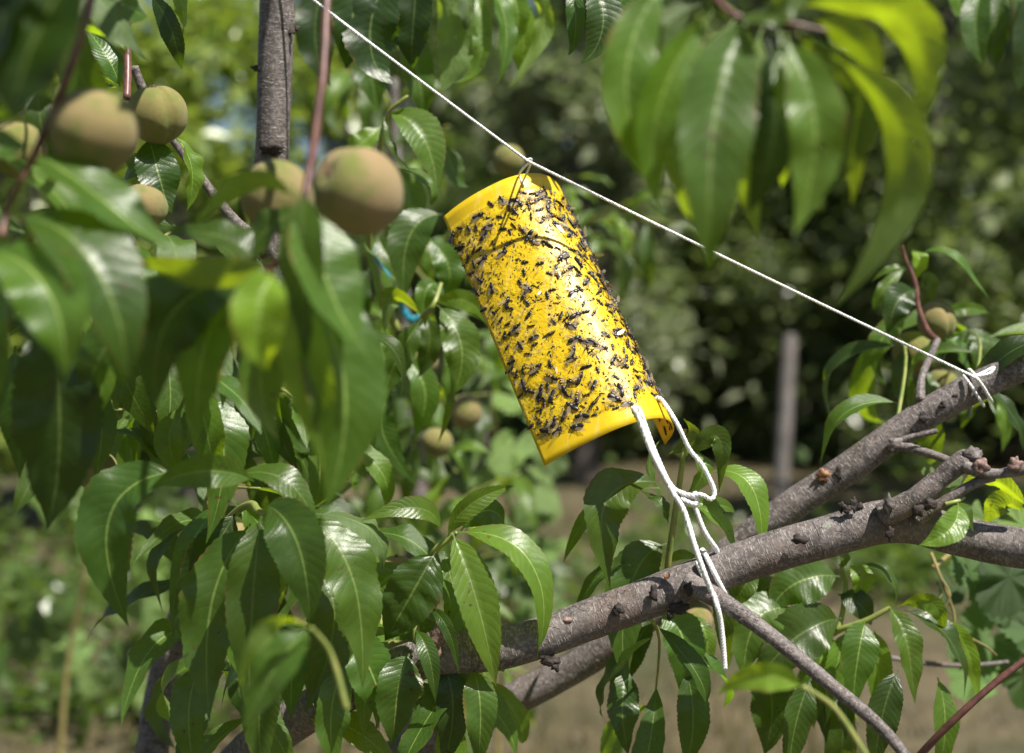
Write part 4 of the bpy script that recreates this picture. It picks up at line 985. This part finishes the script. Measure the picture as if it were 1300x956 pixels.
lo = tag(empty("tie_cord", at(900, 740, 1.09)), "knotted white cord tying the sheet's lower edge down to the branch", "cord")
KN = at(874, 633, 1.10)
p = P(); cord_geo(p, crv([hole_bot - nb * .004, hole_bot + nb * .003 + AX * .004, at(832, 575, 1.09), at(853, 618, 1.095), KN + V((.002, 0, 0)), at(893, 672, 1.10), at(909, 697, 1.105), at(915, 712, 1.12)]), .0023, .012); p.build("strand", M['cord'], lo)
p = P(); cord_geo(p, crv([hole_bot - nb * .004 - p3 * .003, hole_bot + nb * .003 + AX * .003 - p3 * .003, at(828, 576, 1.085), at(852, 622, 1.087), at(868, 648, 1.085), at(881, 690, 1.08), at(893, 725, 1.078), at(903, 752, 1.084)]), .0026, .010); p.build("strand", M['cord'], lo)
p = P(); cord_geo(p, crv([hole_sd - nsd * .004, hole_sd + nsd * .004, at(858, 535, 1.10), at(875, 570, 1.10), at(890, 588, 1.10), at(900, 606, 1.10), at(907, 624, 1.10), at(903, 634, 1.098), at(893, 629, 1.096), at(884, 628, 1.094), KN]), .0021, .010); p.build("strand", M['cord'], lo)
ax2 = at(960, 707, 1.11) - at(870, 741, 1.115)
p = P(); cord_geo(p, around((902, 729), 1.114, 31.5, -.9, 8.4, .014, 50, ax2), .0024, .010); p.build("loop", M['cord'], lo)
p = P()
cord_geo(p, crv([KN + V((-.006, -.003, .004)), KN + V((.004, -.006, .003)), KN + V((.007, .002, -.003)), KN + V((-.003, .005, -.005)), KN + V((-.006, -.004, 0)), KN + V((.005, -.005, -.004)), KN + V((.006, .003, .005))], 8), .0022, .01)
p.build("knot", M['cord'], lo)
p = P(); cord_geo(p, crv([at(905, 752, 1.083), at(911, 772, 1.078), at(915, 792, 1.082), at(918, 820, 1.085), at(920, 849, 1.088)]), .0025, .008); p.build("loose_end", M['cord'], lo)

# ================================================================== BLUE RIBBON, SECOND TRAP
rb = P(); rows = cr([(470, 318, 1.62), (490, 342, 1.60), (503, 368, 1.60), (512, 392, 1.62), (523, 406, 1.58), (540, 392, 1.62), (562, 360, 1.62), (578, 340, 1.62), (592, 330, 1.64)], 6)
rv = []; rf = []
for i, q in enumerate(rows):
    c = at(*q); tw = i * .12; h = V((math.cos(1.1 + tw) * .6, math.sin(tw) * .8, math.sin(1.1 + tw))).normalized() * .006
    for o_ in (V((0, 0, 0)), V((0, .0006, 0))): rv += [c - h + o_, c + h + o_]
for i in range(len(rows) - 1):
    a = i * 4; b = a + 4
    rf += [(a, a+1, b+1, b), (a+2, b+2, b+3, a+3), (a, b, b+2, a+2), (a+1, a+3, b+3, b+1)]
rb.add(rv, rf); tag(rb.build("ribbon", M['ribbon']), "light blue plastic ribbon showing through leaves left of the sheet", "ribbon")
t2 = trap.copy(); t2.data = trap.data.copy(); t2.name = "sticky_trap"; C.objects.link(t2)
t2.location = at(1000, 278, 14.2); t2.scale = (1.8, 1.8, 1.8); t2.rotation_euler = (0, R(22), 0)
tag(t2, "second yellow sheet, far and blurred, hanging in the hedge below the big leaves", "sticky trap")
p = P(); c0 = at(1017, 280, 14.2); cord_geo(p, [c0, c0 + V((0, 0, .5))], .002, .05); tag(p.build("short_cord", M['cord']), "thin cord holding up the far blurred yellow sheet", "cord")

# ================================================================== SECOND PEACH TREE (mid distance)
b2 = at(520, 433 + F * 1.3 / 2.3, 2.3); b2.z = 0
tree2 = tag(empty("peach_tree", b2), "smaller blurred peach tree standing right behind the yellow sheet's left edge", "tree")
limb("trunk", [(520, 433 + F * 1.3 / 2.3 + 15, 2.3, 26), (515, 1000, 2.28, 20), (520, 800, 2.25, 15), (530, 600, 2.22, 11), (510, 350, 2.2, 8), (500, 100, 2.2, 5)], 12, .1, parent=tree2, seed=31)
GS = [((520, 780, 2.24), (640, 700, 2.1)), ((522, 700, 2.23), (660, 600, 2.2)), ((528, 620, 2.22), (440, 600, 2.1)), ((525, 560, 2.21), (620, 500, 2.1)), ((520, 480, 2.2), (600, 430, 2.0)), ((515, 420, 2.2), (440, 420, 2.1)), ((512, 370, 2.2), (570, 300, 2.1)), ((508, 300, 2.2), (450, 230, 2.1)), ((505, 220, 2.2), (570, 160, 2.15)), ((502, 150, 2.2), (430, 90, 2.2)),
      ((525, 650, 2.22), (470, 720, 2.0)), ((522, 740, 2.23), (600, 780, 2.0)), ((520, 680, 2.23), (400, 700, 2.3)), ((515, 800, 2.25), (420, 820, 2.1)), ((520, 560, 2.2), (580, 600, 1.9)), ((520, 500, 2.2), (470, 500, 1.9)), ((510, 340, 2.2), (560, 380, 1.85)), ((520, 860, 2.26), (680, 860, 2.2)), ((520, 620, 2.22), (350, 560, 2.3)), ((515, 400, 2.2), (360, 420, 2.35)), ((506, 250, 2.2), (400, 300, 2.3))]
for i, (a, b) in enumerate(GS): gshoot(a, b, 7, 400 + i, .13, (.2, .75), tree2, r=3)
# third tree, behind the sheet at right: a leafy twig seen under the cord
b3 = at(600, 433 + F * 1.3 / 2.7, 2.7); b3.z = 0
tree3 = tag(empty("peach_tree", b3), "slim blurred young peach tree behind the sheet, its leafy twigs below the cord", "tree")
limb("trunk", [(600, 433 + F * 1.3 / 2.7 + 15, 2.7, 16), (600, 800, 2.7, 10), (610, 560, 2.7, 8), (640, 400, 2.7, 6), (700, 310, 2.7, 5), (715, 240, 2.7, 3)], 10, .1, parent=tree3, seed=41)
for i, (a, b) in enumerate([((705, 310, 2.7), (790, 262, 2.5)), ((705, 330, 2.7), (800, 300, 2.5)), ((700, 280, 2.7), (720, 225, 2.6)), ((705, 300, 2.7), (860, 285, 2.4)), ((620, 480, 2.7), (640, 400, 2.6))]): gshoot(a, b, 6, 500 + i, .13, (.3, .9), tree3, r=3)

# ================================================================== GRAPE VINE
def vine_leaf_mesh(seed):
    rg = random.Random(seed); n = 60; v = [(0, 0, 0)]; uv = [(.5, 0)]
    ring = []
    for i in range(n + 1):
        a = -math.pi * .92 + 2 * math.pi * .92 * i / n
        r = .62 + .38 * abs(math.cos(a * 1.25)) ** .8 - .10 * abs(a) / math.pi
        r *= 1 + (.05 if i % 2 else -.05) + rg.uniform(-.03, .03)
        ring.append((math.cos(a) * r, math.sin(a) * r))
    for k in (.5, 1.0):
        for (x, y) in ring:
            z = .10 * noise.noise(V((x * 2.2, y * 2.2, seed))) * (1 + k) - .10 * k * k * (x * x + y * y) + (.05 * abs(y))
            v.append((x * k + .35, y * k, z)); uv.append((.5 + y * k * .5, .5 + x * k * .5))
    v[0] = (.35, 0, 0)
    f = [(0, i, i + 1) for i in range(1, n + 1)] + [(i, i + n + 1, i + n + 2, i + 1) for i in range(1, n + 1)]
    m = bpy.data.meshes.new("leaf"); m.from_pydata(v, [], f); m.materials.append(M['grape'])
    l = m.uv_layers.new(name="UVMap"); vi = [0] * len(m.loops); m.loops.foreach_get("vertex_index", vi); fl = []
    for q in vi: fl.extend(uv[q])
    l.data.foreach_set("uv", fl); m.polygons.foreach_set("use_smooth", [True] * len(m.polygons)); m.update()
    return m
VL = [vine_leaf_mesh(i) for i in range(4)]
def vine(label, stem, leaves, tendrils, root_px):
    root = tag(empty("grape_vine", V((at(*root_px).x, at(*root_px).y, 0))), label, "vine")
    limb("stem", stem, 8, .1, 'tendril', parent=root)
    for q in tendrils: limb("tendril", q, 6, .0, 'tendril', parent=root)
    rg = random.Random(len(leaves))
    for (px, py, d, spx, tint) in leaves:
        o = link("leaf", rg.choice(VL), root)
        dirn = V((rg.uniform(-.8, .8), rg.uniform(-.5, .2), rg.uniform(-1.2, -.2))); upv = V((rg.uniform(-.4, .4), -.8, rg.uniform(.3, 1)))
        o.matrix_local = leaf_matrix(at(px, py, d) - parent_world(root), dirn, upv, spx * mpp(d) * .5); o.color = (tint, rg.random(), 0, 1)
    return root
vine("grape vine with dark lobed leaves hanging under the right branch", [(1330, 1500, 1.7, 5), (1310, 1000, 1.6, 4), (1290, 760, 1.5, 4), (1240, 690, 1.45, 3), (1185, 720, 1.35, 3)], [
    (1225, 715, 1.42, 80, .1), (1262, 705, 1.45, 100, .05), (1290, 715, 1.4, 110, .05), (1245, 690, 1.5, 100, .05), (1280, 760, 1.5, 90, .1), (1210, 740, 1.55, 50, .2), (1300, 790, 1.5, 110, .1), (1265, 800, 1.6, 110, .2), (1300, 840, 1.6, 100, .25), (1240, 850, 1.7, 90, .3), (1180, 600, 1.3, 34, .9), (1222, 612, 1.28, 28, .7), (1200, 612, 1.3, 20, .8), (1285, 660, 1.35, 60, .9), (1250, 650, 1.38, 60, .8), (1265, 690, 1.6, 80, .4), (1310, 745, 1.55, 100, .1)],
    [[(1182, 702, 1.34, 2.2), (1195, 735, 1.33, 2.2), (1210, 775, 1.33, 2), (1216, 800, 1.33, 1.8), (1250, 820, 1.34, 1.5), (1265, 832, 1.35, 1.2)], [(1216, 798, 1.33, 1.6), (1220, 815, 1.33, 1.3), (1224, 835, 1.33, 1)], [(1196, 735, 1.33, 1.5), (1206, 755, 1.32, 1.3), (1198, 772, 1.32, 1.2), (1190, 765, 1.32, 1), (1196, 755, 1.32, 1)]], (1330, 1500, 1.7))
vine("pale sunlit grape vine leaves blurred behind the sheet's lower left corner", [(640, 1600, 2.9, 5), (630, 1000, 2.8, 4), (650, 700, 2.7, 3), (630, 560, 2.7, 3), (620, 440, 2.7, 2)], [
    (620, 455, 2.7, 70, .9), (650, 500, 2.65, 80, .9), (610, 520, 2.7, 70, .8), (655, 560, 2.6, 80, .95), (690, 560, 2.6, 70, 1), (630, 590, 2.7, 80, .9), (670, 610, 2.7, 80, 1.), (690, 640, 2.7, 70, .9), (650, 660, 2.6, 80, .7), (700, 690, 2.7, 70, .6), (600, 470, 2.8, 70, .7), (640, 430, 2.8, 60, .9), (660, 730, 2.7, 90, .6), (620, 700, 2.7, 90, .5), (690, 770, 2.8, 90, .5), (580, 600, 2.8, 80, .6), (640, 800, 2.7, 80, .6)], [], (640, 1600, 2.9))
vine("pale grape vine leaves blurred at lower left behind the drooping leaves", [(60, 1400, 3.3, 5), (80, 900, 3.2, 4), (110, 700, 3.1, 3), (90, 560, 3.1, 2)], [
    (70, 560, 3.1, 60, .9), (100, 600, 3.1, 70, 1.), (60, 620, 3.1, 70, .9), (110, 640, 3.1, 60, .8), (90, 540, 3.1, 60, .9), (200, 660, 3.2, 70, .9), (190, 710, 3.2, 70, .9), (210, 610, 3.2, 60, .8), (180, 760, 3.3, 70, .7), (60, 780, 3.3, 60, .5), (100, 820, 3.3, 60, .6), (30, 800, 3.3, 60, .7), (150, 830, 3.3, 60, .6)], [], (60, 1400, 3.3))
